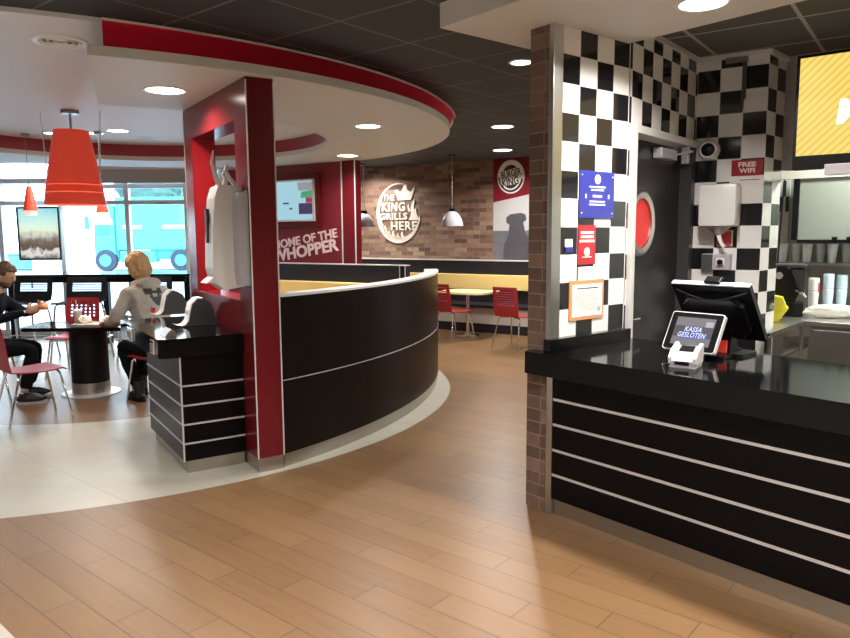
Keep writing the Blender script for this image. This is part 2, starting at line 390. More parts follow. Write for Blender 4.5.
# ================================================================== SETTING
CEIL = 2.93
O = Z(553.5, 513); YC = 140.3                 # counter frame
K1 = Z(546, 512)
E1 = Vec((1.281, 4.523, 0)); Wc = Vec((2.042, 5.45, 0))
D = K1 + U(YC) * 3.5
OUT = [(-8.2, -3), (5.5, -3), (5.5, 9.85), (-2.2, 14.85), (-3.3, 11.7), (-8.2, 11.7)]
struct('floor', prism(bm_new(), OUT, -.1, 0), 'floor')
MAINC = [(-8.2, -3), (5.5, -3), (5.5, 1.37), (D.x, D.y), (K1.x, K1.y), (E1.x, E1.y), (Wc.x, Wc.y), (3.6, 7.35), (5.5, 7.35), (5.5, 9.85), (-2.2, 14.85), (-3.3, 11.7), (-8.2, 11.7)]
struct('ceiling', prism(bm_new(), MAINC, CEIL, CEIL + .1), 'ceil')
struct('ceiling_kitchen', prism(bm_new(), [(K1.x, K1.y), (D.x, D.y), (5.5, 1.37), (5.5, 7.35), (3.6, 7.35), (Wc.x, Wc.y), (E1.x, E1.y)], CEIL, CEIL + .1), 'ceil2')
struct('wall_rear', box(bm_new(), -8.3, 5.6, -3.1, -3, 0, 3), 'white')
struct('wall_left', box(bm_new(), -8.3, -8.2, -3, 11.7, 0, 3), 'white')
struct('wall_right', box(bm_new(), 5.5, 5.6, -3, 9.9, 0, 3), 'white')

# brick wall at the far end (frame B0, x runs right along the wall, -y faces the room)
B0 = Vec((0, 11.17 / .839, 0)); YB = 123.0; ZB = yawz(YB)
struct('wall_back', box(bm_new(), -2.7, 6.2, 0, .12, 0, 2.96), 'brick', B0, ZB)
struct('trim_ledge', box(bm_new(), -2.6, 2.9, -.20, 0, .93, 1.175), 'darkblue', B0, ZB)
struct('trim_ledge_cap', box(bm_new(), -2.6, 2.9, -.21, 0, 1.175, 1.195, .004), 'alu_w', B0, ZB)
# red wall with the menu screen
TVP = Vec((-1.148, 10.245, 0)); ZT = yawz(123.0)
struct('wall_red', box(bm_new(), -2.6, 0, 0, .12, 0, 2.687), 'red_dk', TVP, ZT)
struct('trim_red_post', box(bm_new(), 0, .24, -.03, .09, 0, 2.687), 'red', TVP, ZT)
bm = bm_new(); box(bm, -.022, -.004, -.034, -.0, 0, 2.68); box(bm, .222, .24, -.036, -.03, 0, 2.68)
struct('trim_post_edge', bm, 'alu_w', TVP, ZT)
struct('wall_red_bulkhead', box(bm_new(), -2.6, .19, 0, .12, 2.687, CEIL), 'white', TVP, ZT)
struct('wall_hidden', prism(bm_new(), [(-3.3, 11.6), (-3.2, 11.6), (-2.2, 14.85), (-2.3, 14.9)], 0, 3), 'white')

# big round dropped ceiling with its cut-out, red cove and raised centre
CO = (-3.304, 7.525, 3.57); CI = (-3.283, 7.898, 2.21); CU = (-4.121, 8.215, 4.466)
def cir(c, a, dr=0.): return (c[0] + (c[2] + dr) * cos(a), c[1] + (c[2] + dr) * sin(a))
def upper_on_ray(a):
    dx, dy = cos(a), sin(a); ox, oy = CO[0] - CU[0], CO[1] - CU[1]
    b = ox * dx + oy * dy; c = ox * ox + oy * oy - CU[2] ** 2
    t = -b + math.sqrt(b * b - c); t = min(t, CO[2] + .09)
    return (CO[0] + dx * t, CO[1] + dy * t)
NA = 120; A0, A1 = R(-67.4), R(222); I0, I1 = R(-71.6), R(222)
outer = [cir(CO, A0 + (A1 - A0) * i / NA) for i in range(NA + 1)]
inner = [cir(CI, I0 + (I1 - I0) * i / NA) for i in range(NA + 1)]
struct('ceiling_canopy', strip_solid(bm_new(), inner, outer, 2.687, 2.745), 'canopy', smooth=30)
AF = R(-66.0)
lo = [cir(CO, AF + (A1 - AF) * i / NA, -.012) for i in range(NA + 1)]
hi = [upper_on_ray(AF + (A1 - AF) * i / NA) for i in range(NA + 1)]
def fascia(lo, hi, z0, z1, th, n0=0, n1=None):
    bm = bm_new(); n1 = n1 or len(lo); prev = None
    for i in range(n0, n1):
        a, b = Vec(lo[i]), Vec(hi[i]); c = Vec(CO[:2])
        ai = a + (c - a).normalized() * th; bi = b + (c - b).normalized() * th
        q = [bm.verts.new((p.x, p.y, z)) for p, z in ((a, z0), (b, z1), (bi, z1), (ai, z0))]
        if prev:
            for k in range(4): bm.faces.new((prev[k], q[k], q[(k + 1) % 4], prev[(k + 1) % 4]))
        prev = q
    return bm
struct('trim_red_cove', fascia(lo, hi, 2.745, 2.915, .03), 'red_fascia_glow', smooth=30)
hi2 = [(CO[0] + (p[0] - CO[0]) * 1.004, CO[1] + (p[1] - CO[1]) * 1.004) for p in hi]
struct('trim_cove_edge', strip_solid(bm_new(), hi, hi2, 2.912, 2.925), 'alu_w')
ii = [cir(CI, I0 + (I1 - I0) * i / NA, .012) for i in range(NA + 1)]; io = [cir(CI, I0 + (I1 - I0) * i / NA, .05) for i in range(NA + 1)]
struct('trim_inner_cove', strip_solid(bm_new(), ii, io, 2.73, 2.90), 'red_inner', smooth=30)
disc = [cir(CU, 2 * PI * i / 160, -.012) for i in range(160)]
disc = [(max(x, -8.19), min(y, 11.35)) for x, y in disc]
struct('ceiling_raised', prism(bm_new(), disc, 2.90, 2.928), 'recess')

# soffit over the counter
SC = Z(440, 28, 2.797)
struct('ceiling_soffit', box(bm_new(), 0, 5.2, 0, 1.12, 2.797, CEIL), 'white', (SC.x, SC.y, 0), yawz(YC))

# pillar beside the counter: brick end, tiled flank
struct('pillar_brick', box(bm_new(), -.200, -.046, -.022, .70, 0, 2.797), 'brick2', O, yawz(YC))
bm = bm_new(); box(bm, -.046, -.002, -.026, .0, 0, .86, .003); struct('trim_pillar_steel', bm, 'steel', O, yawz(YC))
T1 = checker_mat('checker_flank', .08, .158, 2.652, .161, 0)
struct('wall_tiled', box(bm_new(), .0, .718, -.004, .05, 0.0, CEIL), T1, K1, yawz(50.7))
struct('trim_corner_steel', box(bm_new(), -.004, .078, -.014, .02, 1.04, 2.797, .003), 'steel', K1, yawz(50.7))
T2 = checker_mat('checker_door_wall', .025, .1625, 2.653, .1625, 0)
bm = bm_new(); box(bm, 0, 1.23, 0, .14, 2.325, CEIL); box(bm, 0, .012, 0, .14, 0, 2.325); box(bm, 1.165, 1.23, 0, .14, 0, 2.325)
struct('wall_door', bm, T2, E1, yawz(39.4))
T3 = checker_mat('checker_column', .001, .1613, 2.67, .1625, 1)
struct('wall_column', box(bm_new(), 0, .485, 0, .05, 0, CEIL), T3, Wc, yawz(123.6))
Xc = Wc + U(123.6) * .485
T4 = checker_mat('checker_column_side', .0, .17, 2.67, .1625, 0)
struct('wall_column_side', box(bm_new(), 0.002, .34, 0, .05, 0, CEIL), T4, Xc, yawz(45))
bm = bm_new(); box(bm, -.02, .50, -.02, .0, 2.895, CEIL)
struct('trim_ceiling_angle', bm, 'alu_w', Wc, yawz(123.6))
struct('trim_ceiling_angle_side', box(bm_new(), 0, .36, -.02, 0, 2.895, CEIL), 'alu_w', Xc, yawz(45))
struct('trim_ceiling_angle_door', box(bm_new(), .2, 1.22, -.02, 0, 2.90, CEIL), 'alu_w', E1, yawz(39.4))
# black upstand ledge along the tiled flank
struct('trim_upstand', box(bm_new(), -.05, .73, -.055, -.005, .972, 1.045, .003), 'black', K1, yawz(50.7))

# kitchen beyond the counter
Sk = Xc + U(45) * .34; YK = 129.7
struct('wall_kitchen_bulkhead', box(bm_new(), -.02, 2.9, 0, .1, 2.11, CEIL), 'whitetile', Sk, yawz(YK))
Kk = Sk + U(39.7) * 2.25
struct('wall_kitchen', box(bm_new(), -1.6, 2.55, 0, .1, 0, CEIL), 'greenish', Kk, yawz(YK))
T5 = checker_mat('checker_kitchen', .0, .085, .0, .26, 0)
def kx(px, py, y): P = Kk + Nn(YK) * y; d = V(px, py, P, YK) - P; return d.dot(U(YK)), d.z
ax, az = kx(775, 212, -.03); bx_, bz = kx(790.5, 181, -.03)
struct('wall_kitchen_side', box(bm_new(), ax - .5, bx_, -.03, 0, 0, 2.6), 'cream', Kk, yawz(YK))
m5, nt5, b5 = newmat('checker_kitchen'); tc5, X5, Y5, Z5 = objxyz(nt5)
pu = mathn(nt5, 'FLOOR', mathn(nt5, 'DIVIDE', mathn(nt5, 'SUBTRACT', X5, ax), (bx_ - ax) / 4)); pv = mathn(nt5, 'FLOOR', mathn(nt5, 'DIVIDE', mathn(nt5, 'SUBTRACT', Z5, az), (bz - az) / 2))
lk(nt5, mixc(nt5, mathn(nt5, 'GREATER_THAN', mathn(nt5, 'MODULO', mathn(nt5, 'ADD', mathn(nt5, 'ADD', pu, pv), 100), 2.0), .5), (.50, .52, .47), (.03, .032, .03)), b5.inputs['Base Color']); b5.inputs['Roughness'].default_value = .2
struct('wall_kitchen_side_tiles', box(bm_new(), ax, bx_, -.042, -.03, az, bz), m5, Kk, yawz(YK))

# door with round window
dr = struct('door_1', box(bm_new(), .10, 1.10, .07, .11, 0.0, 2.25), 'door', E1, yawz(39.4))
bm = bm_new(); box(bm, .012, .07, -.03, .10, 0, 2.325, .003); box(bm, .07, 1.165, -.03, .10, 2.275, 2.325, .003)
obj('door_frame', bm, 'alu_w', dr)
bm = bm_new(); box(bm, 1.09, 1.165, -.02, .11, 0, 2.275); box(bm, .07, .10, .0, .11, 0, 2.275); obj('door_jamb', bm, 'door_f', dr)
obj('porthole_rim', xform(lathe(bm_new(), [(.165, .0), (.165, .03), (.205, .035), (.225, .02), (.225, 0)], seg=48), Matrix.Translation((.345, .07, 1.715)) @ Matrix.Rotation(R(90), 4, 'X')), 'steel', dr, smooth=True)
obj('porthole_glass', xform(lathe(bm_new(), [(0, .012), (.168, .012)], seg=48), Matrix.Translation((.345, .07, 1.715)) @ Matrix.Rotation(R(90), 4, 'X')), 'red_glass', dr)
bm = bm_new(); box(bm, .55, .84, .0, .065, 2.16, 2.23, .006); tube(bm, [(.84, .03, 2.2), (1.0, -.05, 2.235), (1.06, .02, 2.25)], .008); box(bm, 1.0, 1.04, -.02, .03, 2.15, 2.27, .003)
obj('door_closer', bm, 'alu', dr)
bm = bm_new(); box(bm, .115, .15, .055, .07, .95, 1.15, .003); tube(bm, [(.13, .05, 1.08), (.13, .0, 1.08), (.24, .0, 1.08)], .01); obj('door_handle', bm, 'chrome', dr)

# low curved partition
WC_ = (-4.9, 8.12); WR = 5.05
def arcp(r, a): return (WC_[0] + r * cos(a), WC_[1] + r * sin(a))
wa0 = math.atan2(4.905 - WC_[1], -1.0 - WC_[0]); wa1 = R(3.5)
def arc_solid(r0, r1, z0, z1, a0=wa0, a1=wa1, n=56):
    return strip_solid(bm_new(), [arcp(r0, a0 + (a1 - a0) * i / n) for i in range(n + 1)], [arcp(r1, a0 + (a1 - a0) * i / n) for i in range(n + 1)], z0, z1)
hw = thing('curved_partition', 'low curved dark brown partition wall swinging round from the red post', 'partition')
obj('panel_lower', arc_solid(WR - .14, WR, .10, .628), 'brown', hw, smooth=30)
obj('panel_upper', arc_solid(WR - .14, WR, .636, 1.222), 'brown', hw, smooth=30)
obj('metal_strip', arc_solid(WR - .13, WR + .003, .628, .636), 'alu', hw, smooth=30)
obj('top_cap', arc_solid(WR - .15, WR + .006, 1.222, 1.24), 'alu_w', hw, smooth=30)
obj('kick_plate', arc_solid(WR - .11, WR - .012, 0, .10), 'kick', hw, smooth=30)

# window wall
YW = 11.6
def win(name, x0, x1, zs, mull, mat='bluegrey', y=YW):
    bm = bm_new()
    for z in zs: box(bm, x0, x1, y - .03, y + .05, z - .035, z + .035)
    for x in mull: box(bm, x - .035, x + .035, y - .04, y + .06, zs[0], zs[-1])
    w = struct(name, bm, mat)
    bg = bm_new(); box(bg, x0, x1, y + .005, y + .011, zs[0], zs[-1]); obj('pane', bg, 'glass', w)
    return w
win('window_1', -8.15, -5.83, [.1, 2.19, 2.52, 2.86], [-8.1, -6.86, -5.87])
win('window_2', -5.83, -3.2, [.1, 2.19, 2.45, 2.86], [-4.80, -3.84, -3.24])
struct('baseboard_window', box(bm_new(), -8.2, -3.2, YW - .05, YW + .1, 0, .1), 'bluegrey')
struct('trim_window_head', box(bm_new(), -5.4, -3.2, YW - .22, YW + .1, 2.70, CEIL), 'white')
struct('trim_window_head_left', box(bm_new(), -8.2, -5.4, YW - .12, YW + .1, 2.86, CEIL), 'white')
struct('trim_window_beam', box(bm_new(), -8.2, -5.4, YW - .25, YW - .03, 2.49, 2.56), 'bluegrey')
rb = tag(obj('roller_blind', box(bm_new(), -5.38, -3.3, YW - .12, YW - .10, 2.49, 2.70), 'blind'), 'beige roller blind pulled a little down over the window by the lorry', 'blind')

# ================================================================== COUNTER
ct = thing('service_counter', 'long black service counter with silver stripes and glossy top beside the brick pillar', 'counter', (O.x, O.y, 0), yawz(YC))
CL = 3.3
obj('kick_plate', box(bm_new(), 0, CL, 0, .06, 0, .095), 'kick', ct)
obj('front_panel', box(bm_new(), 0, CL, -.018, .04, .095, .85), 'panel', ct)
for z in (.2415, .3915, .544, .6933):
    obj('metal_strip', box(bm_new(), 0.0, CL, -.024, -.015, z - .007, z + .007), 'alu', ct)
obj('worktop', prism(bm_new(), [(-.134, -.118), (CL, -.118), (CL, .78), (-.028, .78), (-.028, -.030), (-.134, -.030)], .843, .972), 'granite', ct)
obj('body', box(bm_new(), 0.02, CL, .04, .70, .0, .843), 'black_m', ct)

# ================================================================== RED PORTAL AND NAPKIN STATION
Fp = Z(259, 473)
pt = thing('red_portal', 'tall dark red portal frame with an oblong opening beside the napkin counter', 'portal', (Fp.x, Fp.y, 0), yawz(147))
X0, XA, XB, ZA_, ZB_, TH, HT = -1.56, -1.335, -.256, 1.19, 2.435, .19, 2.685
obj('near_post', box(bm_new(), XB, 0, 0, TH, .10, HT), 'red', pt)
obj('far_post', box(bm_new(), X0, XA, 0, TH, .10, HT), 'red', pt)
obj('head_panel', box(bm_new(), XA, XB, 0, TH, ZB_, HT), 'red', pt)
obj('lower_panel', box(bm_new(), XA, XB, 0, TH, .10, ZA_), 'red', pt)
bm = bm_new(); box(bm, XA, XA + .006, .004, TH - .004, ZA_, ZB_); box(bm, XB - .006, XB, .004, TH - .004, ZA_, ZB_); box(bm, XA, XB, .004, TH - .004, ZA_, ZA_ + .006)
obj('lit_reveal', bm, 'red_in', pt)  # brighter red than the posts, painting in the light inside the opening
obj('kick_plate', box(bm_new(), X0, -.004, .004, TH - .004, 0, .10), 'kick', pt)
for x, y in ((-.003, -.003), (-.003, TH - .005), (X0 - .003, -.003)): obj('metal_edging', box(bm_new(), x, x + .008, y, y + .008, .10, HT - .02), 'alu_w', pt)

R0 = Z(188.7, 473.2)
ns = thing('napkin_counter', 'black striped napkin counter with overhanging top standing against the red portal', 'counter', (R0.x, R0.y, 0), yawz(57))
obj('kick_plate', box(bm_new(), 0, .405, 0, 1.0, 0, .095), 'kick', ns)
obj('body', box(bm_new(), -.028, .405, -.028, 1.03, .095, .832), 'panel', ns)
for z in (.2195, .3545, .4885, .626):
    bm = bm_new(); box(bm, -.034, .405, -.034, 0, z - .006, z + .006); box(bm, -.034, 0, -.034, 1.03, z - .005, z + .005)
    obj('metal_strip', bm, 'alu', ns)
obj('corner_edging', box(bm_new(), -.036, -.026, -.036, -.026, .095, .832), 'alu', ns)
bm = bm_new(); prism(bm, [(-.13, -.07), (.405, -.07), (.405, 1.3), (-.17, 1.3), (-.17, -.03)], .832, .963)
obj('worktop', bm, 'granite', ns)
for y0, y1 in ((.03, .15), (.78, .95)):
    bm = bm_new(); box(bm, -.184, -.168, y0, y1, .85, .945, .004)
    fl = obj('flap_frame', bm, 'chrome', ns); obj('flap', box(bm_new(), -.188, -.182, y0 + .025, y1 - .025, .868, .925), 'steel_dk', fl)
bm = bm_new(); prism(bm, [(-.10, .963), (-.02, .963), (-.03, 1.0), (-.055, 1.012), (-.08, .99)], .06, .24, 'xz'); obj('steel_flap', bm, 'steel', ns)

def dispenser(loc, label, lip):
    t = thing('napkin_dispenser', label, 'dispenser', loc, yawz(57), None)
    prof = [(x * 1.22, z * 1.12) for x, z in [(.055, 0), (.075, .03), (.085, .09), (.10, .15), (.135, .182), (.175, .180), (.215, .15), (.235, .09), (.25, 0)]]
    obj('body', prism(bm_new(), prof, 0, .12, 'xz'), 'dgrey', t)
    top = [(-.0, .012), (.03, .004), (.055, .01), (.075, .035), (.084, .09), (.098, .15), (.133, .186), (.165, .187)]
    top = [(x * 1.22, z * 1.12) for x, z in top]
    th = [(x - .006 if i < 7 else x, z + .005) for i, (x, z) in enumerate(top)]
    bm = bm_new(); prism(bm, top + th[::-1], -.002, .124, 'xz'); obj('paper_strip', bm, 'paper', t, smooth=True)
    if lip: obj('red_print', box(bm_new(), .0, .03, .03, .08, .02, .07, .004), 'rsign', t)
    else:
        bm = bm_new(); box(bm, .093, .103, .03, .09, .06, .12); obj('red_print', bm, 'pink_ink', t)
    return t
p = Z(177, 327.5, .965); dispenser((p.x, p.y, .966), 'curved napkin dispenser with white strip, nearer the camera on the black counter', False)
p = Z(153, 316, .965); dispenser((p.x, p.y, .966), 'curved napkin dispenser by the grey hoodie, with a red printed lip', True)

# white paper dispenser hung on the portal
pd = thing('paper_dispenser', 'tall white paper dispenser hanging in the opening of the red portal', 'dispenser', (Fp.x, Fp.y, 0), yawz(147))
prof = [(-.004, 1.30), (-.15, 1.28), (-.205, 1.33), (-.225, 1.43), (-.215, 1.70), (-.195, 1.90), (-.17, 1.975), (-.15, 1.985), (-.004, 1.985)]
obj('housing', prism(bm_new(), prof, -.30, -.12, 'yz'), 'wplastic', pd)
obj('side_cover', prism(bm_new(), [(-.003, 1.31), (-.07, 1.31), (-.08, 1.40), (-.08, 1.84), (-.07, 1.93), (-.003, 1.95)], -.12, -.02, 'yz'), 'gplastic', pd)
bm = bm_new(); box(bm, -.26, -.21, -.228, -.208, 1.60, 1.83, .004); obj('sight_window', bm, 'brown_lens', pd)
bm = bm_new(); prism(bm, [(-.10, 1.32), (-.22, 1.37), (-.27, 1.33), (-.225, 1.335), (-.15, 1.29)], -.28, -.14, 'yz'); obj('paper_tail', bm, 'paper', pd)
for k, (y0, y1, h) in enumerate(((-.15, -.165, 2.22), (-.11, -.10, 2.07), (-.04, -.075, 2.13))):
    bm = bm_new(); tube(bm, [(-.21, y0, 1.97), (-.21, y0 + .014, 2.0), (-.21, y1 + .012, 2.04), (-.21, y1 - .012, (2.04 + h) / 2 + .01), (-.21, y1, h)], .008, 8, rs=[.020, .019, .017, .013, .005])
    obj('curved_prong', bm, 'wplastic', pd, smooth=True)

# ================================================================== BOOTHS AND BENCHES
pl_, pr_ = Z(283, 262.7, 1.25), Z(405, 265.2, 1.25)
yb = math.degrees(math.atan2(pr_.x - pl_.x, pr_.y - pl_.y)); L_ = (pr_ - pl_).length
bo = thing('booth_divider', 'straight dark booth divider with yellow back pad behind the curved partition', 'booth', (pr_.x, pr_.y, 0), yawz(yb))
obj('divider_panel', box(bm_new(), -L_ - .5, 0, 0, .12, 0, 1.238), 'darkblue', bo)
obj('top_edging', box(bm_new(), -L_ - .5, .004, -.006, .126, 1.238, 1.25), 'alu_w', bo)
for a_ in (-.085, -.002): obj('metal_edging', box(bm_new(), a_, a_ + .008, -.008, 0, 0, 1.238), 'alu_w', bo)
obj('end_panel', box(bm_new(), -.074, -.002, -.006, 0, 0, 1.238), 'black_m', bo)
obj('back_pad', box(bm_new(), -L_ - .5, -.30, -.13, -.002, .66, 1.0, .012), 'yellow', bo)
obj('seat', box(bm_new(), -L_ - .5, -.30, -.55, -.13, .40, .48, .01), 'yellow', bo)
obj('seat_base', box(bm_new(), -L_ - .5, -.32, -.50, -.002, 0, .40), 'darkblue', bo)

bk = thing('wall_bench', 'long bench with yellow back pad running along the brick wall', 'bench', (B0.x, B0.y, 0), ZB)
obj('back_pad', box(bm_new(), -1.4, 2.9, -.33, -.205, .69, .945, .012), 'yellow', bk)
obj('back_panel', box(bm_new(), -1.4, 2.9, -.28, -.205, .47, .69), 'darkblue', bk)
obj('seat', box(bm_new(), -1.4, 2.9, -.76, -.21, .415, .468, .008), 'darkblue', bk)
obj('seat_front', box(bm_new(), -1.4, 2.9, -.74, -.70, .15, .415), 'cream', bk)
obj('plinth', box(bm_new(), -1.4, 2.9, -.735, -.65, 0, .15), 'darkblue', bk)

# ================================================================== CHAIRS AND TABLES
def shell(f, nu, nv, w, holes=None, th=.011):
    bm = bm_new(); g = []
    for j in range(nv + 1):
        t = j / nv; y, z, ww, bow = f(t); g.append([])
        for i in range(nu + 1):
            s = i / nu * 2 - 1
            g[-1].append(bm.verts.new((s * ww / 2, y + bow * s * s, z)))
    for j in range(nv):
        for i in range(nu):
            if holes and holes(i, j): continue
            bm.faces.new((g[j][i], g[j][i + 1], g[j + 1][i + 1], g[j + 1][i]))
    bmesh.ops.recalc_face_normals(bm, faces=bm.faces)
    geom = bmesh.ops.solidify(bm, geom=bm.faces[:], thickness=th)
    return bm
def make_chair(name, label, mat, hs=.485, hb=.90, style='solid', group=None, legspread=.03, rest=False):
    t = thing(name, label, 'chair', (0, 0, 0), 0, group)
    def fs(t_):
        y = .24 - .46 * t_; return (y, hs + .012 * math.sin(t_ * PI * .5) * 0 - .018 * sin(t_ * PI) + (-.02 if t_ < .08 else 0), .42 - .03 * abs(t_ - .3), 0)
    obj('seat', shell(fs, 8, 12, .42), mat, t, smooth=60)
    def fb(t_):
        return (-.22 - .085 * t_ ** 1.2 - .012 * sin(min(1, t_ * 4) * PI / 2), hs + (hb - hs) * t_, .40 + .02 * sin(t_ * PI), .035 * t_)
    holes = None; nu, nv = 12, 20
    if style == 'slots': nu, nv = 14, 25; holes = lambda i, j: 2 <= i < 12 and j in (11, 13, 15, 17, 19, 21, 9)
    if style == 'grid': nu, nv = 15, 20; holes = lambda i, j: i in (2, 4, 6, 8, 10, 12) and j in (9, 11, 13, 15, 17)
    obj('backrest', shell(fb, nu, nv, .42, holes), mat, t, smooth=60)
    for sx in (-1, 1):
        obj('leg', tube(bm_new(), [(sx * .06, .15, hs - .03), (sx * .155, .17, hs - .032), (sx * .18, .185, hs - .06), (sx * (.19 + legspread), .225 + legspread, .012), (sx * (.19 + legspread), .225 + legspread, .0)], .0105, 10), 'chrome', t, smooth=True)
        obj('leg', tube(bm_new(), [(sx * .06, -.12, hs - .03), (sx * .155, -.14, hs - .032), (sx * .18, -.155, hs - .06), (sx * (.19 + legspread), -.235 - legspread, .012), (sx * (.19 + legspread), -.235 - legspread, .0)], .0105, 10), 'chrome', t, smooth=True)
    bm = bm_new(); tube(bm, [(-.06, .15, hs - .03), (-.06, -.12, hs - .03)], .010); tube(bm, [(.06, .15, hs - .03), (.06, -.12, hs - .03)], .010)
    obj('seat_frame', bm, 'chrome', t, smooth=True)
    if rest:
        r_ = .205 + legspread * .7; y_ = .22 + legspread * .7; zz = .3
        obj('footrest', tube(bm_new(), [(-r_, -y_, zz), (-r_, y_, zz), (r_, y_, zz), (r_, -y_, zz), (-r_, -y_, zz)], .009), 'chrome', t)
    return t
def put(o, x, y, yaw, label=None):
    o.location = (x, y, 0); o.rotation_euler.z = -R(yaw)
    if label: o['label'] = label
    return o
solid = make_chair('cafe_chair', '', 'red_chair', group='red chairs around the black table')
put(solid, -3.56, 6.30, 44, 'empty red chair in front of the man, its solid back cut by the picture edge')
put(copy_tree(solid), -4.38, 6.97, 74, 'red chair the man in dark blue sits on')
lowc = make_chair('cafe_chair', '', 'red_chair', hb=.70, group='red chairs around the black table')
put(lowc, -2.65, 6.97, -52, 'low backed chair with chrome legs under the person in the grey hoodie')
gridc = make_chair('cafe_chair', '', 'red_chair', style='grid', group='red chairs around the black table')
put(gridc, -4.22, 8.42, 182, 'red chair with square holes in its back on the far side of the black table')
slot = make_chair('cafe_chair', '', 'red_chair', style='slots', group='red slotted chairs by the wall bench')
put(slot, .44, 10.92, 50, 'red slotted chair half hidden behind the end of the curved partition')
put(copy_tree(slot), 1.30, 10.17, 40, 'red slotted chair next to the brick pillar')

stool = make_chair('bar_stool', '', 'black_m', hs=.80, hb=1.10, style='slots', group='black high stools along the window bar', legspread=.04, rest=True)
sp = [(-5.38, 9.45, 184, 'black high stool behind the head of the man'), (-4.60, 9.4, 178, 'black high stool behind the red chair with square holes'), (-3.72, 9.4, 182, 'black high stool half hidden behind the blonde head')]
stool.scale = (1.3, 1.0, 1.0)
for i, (x, y, a, l) in enumerate(sp): put(stool if i == 0 else copy_tree(stool), x, y, a, l)

tb = thing('dining_table', 'black dining table on a thick round pedestal between the two people', 'table', (-3.53, 7.40, 0), R(1))
def rrect(x0, x1, y0, y1, r, n=6):
    pts = []
    for cx, cy, a in ((x1 - r, y1 - r, 0), (x0 + r, y1 - r, 90), (x0 + r, y0 + r, 180), (x1 - r, y0 + r, 270)):
        for k in range(n + 1): pts.append((cx + r * cos(R(a + 90 * k / n)), cy + r * sin(R(a + 90 * k / n))))
    return pts
obj('tabletop', prism(bm_new(), rrect(-.60, .62, -.30, .27, .10), .695, .732), 'granite', tb)
obj('pedestal', lathe(bm_new(), [(.185, .125), (.185, .695)], (-.02, 0, 0), 32), 'black_m', tb, smooth=True)
obj('pedestal_sleeve', lathe(bm_new(), [(.188, .012), (.188, .13), (.17, .13)], (-.02, 0, 0), 32), 'steel', tb, smooth=True)
obj('base_plate', lathe(bm_new(), [(0, 0), (.29, 0), (.29, .008), (.18, .014)], (-.02, 0, 0), 40), 'alu_w', tb, smooth=True)

t2 = thing('cafe_table', 'small pale yellow table on a chrome column by the wall bench', 'table', (.70, 11.45, 0), ZB)
obj('tabletop', prism(bm_new(), rrect(-.42, .46, -.40, .34, .16), .705, .735), 'ytop', t2)
obj('column', lathe(bm_new(), [(.03, .02), (.03, .705)], (0, 0, 0), 20), 'chrome', t2, smooth=True)
obj('foot', lathe(bm_new(), [(0, 0), (.19, 0), (.19, .01), (.05, .03), (.03, .06)], (0, 0, 0), 28), 'chrome', t2, smooth=True)

bar = thing('window_bar', 'long black high bar table along the window', 'table', (-5.6, 10.9, 0), 0)
obj('tabletop', box(bm_new(), -2.4, 2.1, -.48, .45, 1.055, 1.095, .006), 'black', bar)
obj('apron', box(bm_new(), -2.35, 2.05, -.40, -.37, .97, 1.055), 'black_m', bar)
for x in (-2.2, -.75, .7, 1.95): obj('leg', box(bm_new(), x - .04, x + .04, -.05, .05, 0, 1.055), 'black_m', bar)

# ---- things on the table
TZ = .733
ty = thing('food_tray', 'brown food tray in the middle of the black table', 'tray', (-3.42, 7.33, TZ), R(4))
bm = bm_new(); box(bm, -.21, .21, -.14, .14, 0, .006); 
for a in ((-.21, -.20, -.14, .14), (.20, .21, -.14, .14), (-.21, .21, -.14, -.13), (-.21, .21, .13, .14)): box(bm, *a, .006, .022)
obj('tray', bm, 'brick_tray' if 'brick_tray' in M else 'cream', ty)
obj('tray_liner', box(bm_new(), -.19, .19, -.12, .12, .007, .009), 'paper', ty)
def crumple(r, s, seed, amp=.35):
    bm = bm_new(); bmesh.ops.create_icosphere(bm, subdivisions=3, radius=1)
    for v in bm.verts:
        n = noise.noise(v.co * 2.2 + Vec((seed, 0, 0))) * amp + noise.noise(v.co * 5 + Vec((0, seed, 0))) * amp * .5
        v.co = v.co * (1 + n); v.co = Vec((v.co.x * s[0], v.co.y * s[1], (v.co.z * .9 + .82) * s[2])) * r
        v.co.z = max(v.co.z, 0)
    return bm
for x, y, r, s, l, z in ((-3.58, 7.40, .07, (1, .8, .75), 'crumpled white burger wrapper beside the drink cup', TZ + .0), (-3.33, 7.42, .06, (1.3, 1, .6), 'crumpled pale wrapper on the tray near the hoodie', TZ + .0235), (-3.24, 7.36, .045, (1.2, 1, .8), 'small crumpled napkin at the end of the tray by the blue cup', TZ + .0235)):
    tag(obj('wrapper', crumple(r, s, x), 'bag', None, 50, (x, y, z)), l, 'wrapper')
cp = thing('drink_cup', 'pale drink cup with lid and straw standing on the black table', 'cup', (-3.72, 7.55, TZ), 0)
obj('cup', lathe(bm_new(), [(0, 0), (.032, 0), (.044, .12), (.042, .12), (.0, .118)], seg=24), 'cup', cp, smooth=True)
obj('lid', lathe(bm_new(), [(.046, .118), (.046, .128), (.036, .134), (.030, .142), (0, .142)], seg=24), 'wplastic', cp, smooth=True)
obj('straw', tube(bm_new(), [(0, 0, .14), (-.015, 0, .24)], .004, 8), 'wplastic', cp)
b2 = thing('drink_cup', 'small pale blue cup at the hand of the person in the hoodie', 'cup', (-3.13, 7.33, TZ), 0)
obj('cup', lathe(bm_new(), [(0, 0), (.034, 0), (.042, .095), (.039, .095), (.033, .004), (0, .004)], seg=24), 'cup_b', b2, smooth=True)
obj('rim', lathe(bm_new(), [(.039, .094), (.044, .094), (.044, .098), (.039, .098)], seg=24), 'cup_b', b2)
ph = thing('burger', 'half eaten burger held over the table by the man', 'food', (-3.83, 7.08, .93), 0)
obj('bun', lathe(bm_new(), [(0, .05), (.03, .045), (.045, .025), (.045, .015), (0, .012)], seg=24), 'orange', ph, smooth=True)
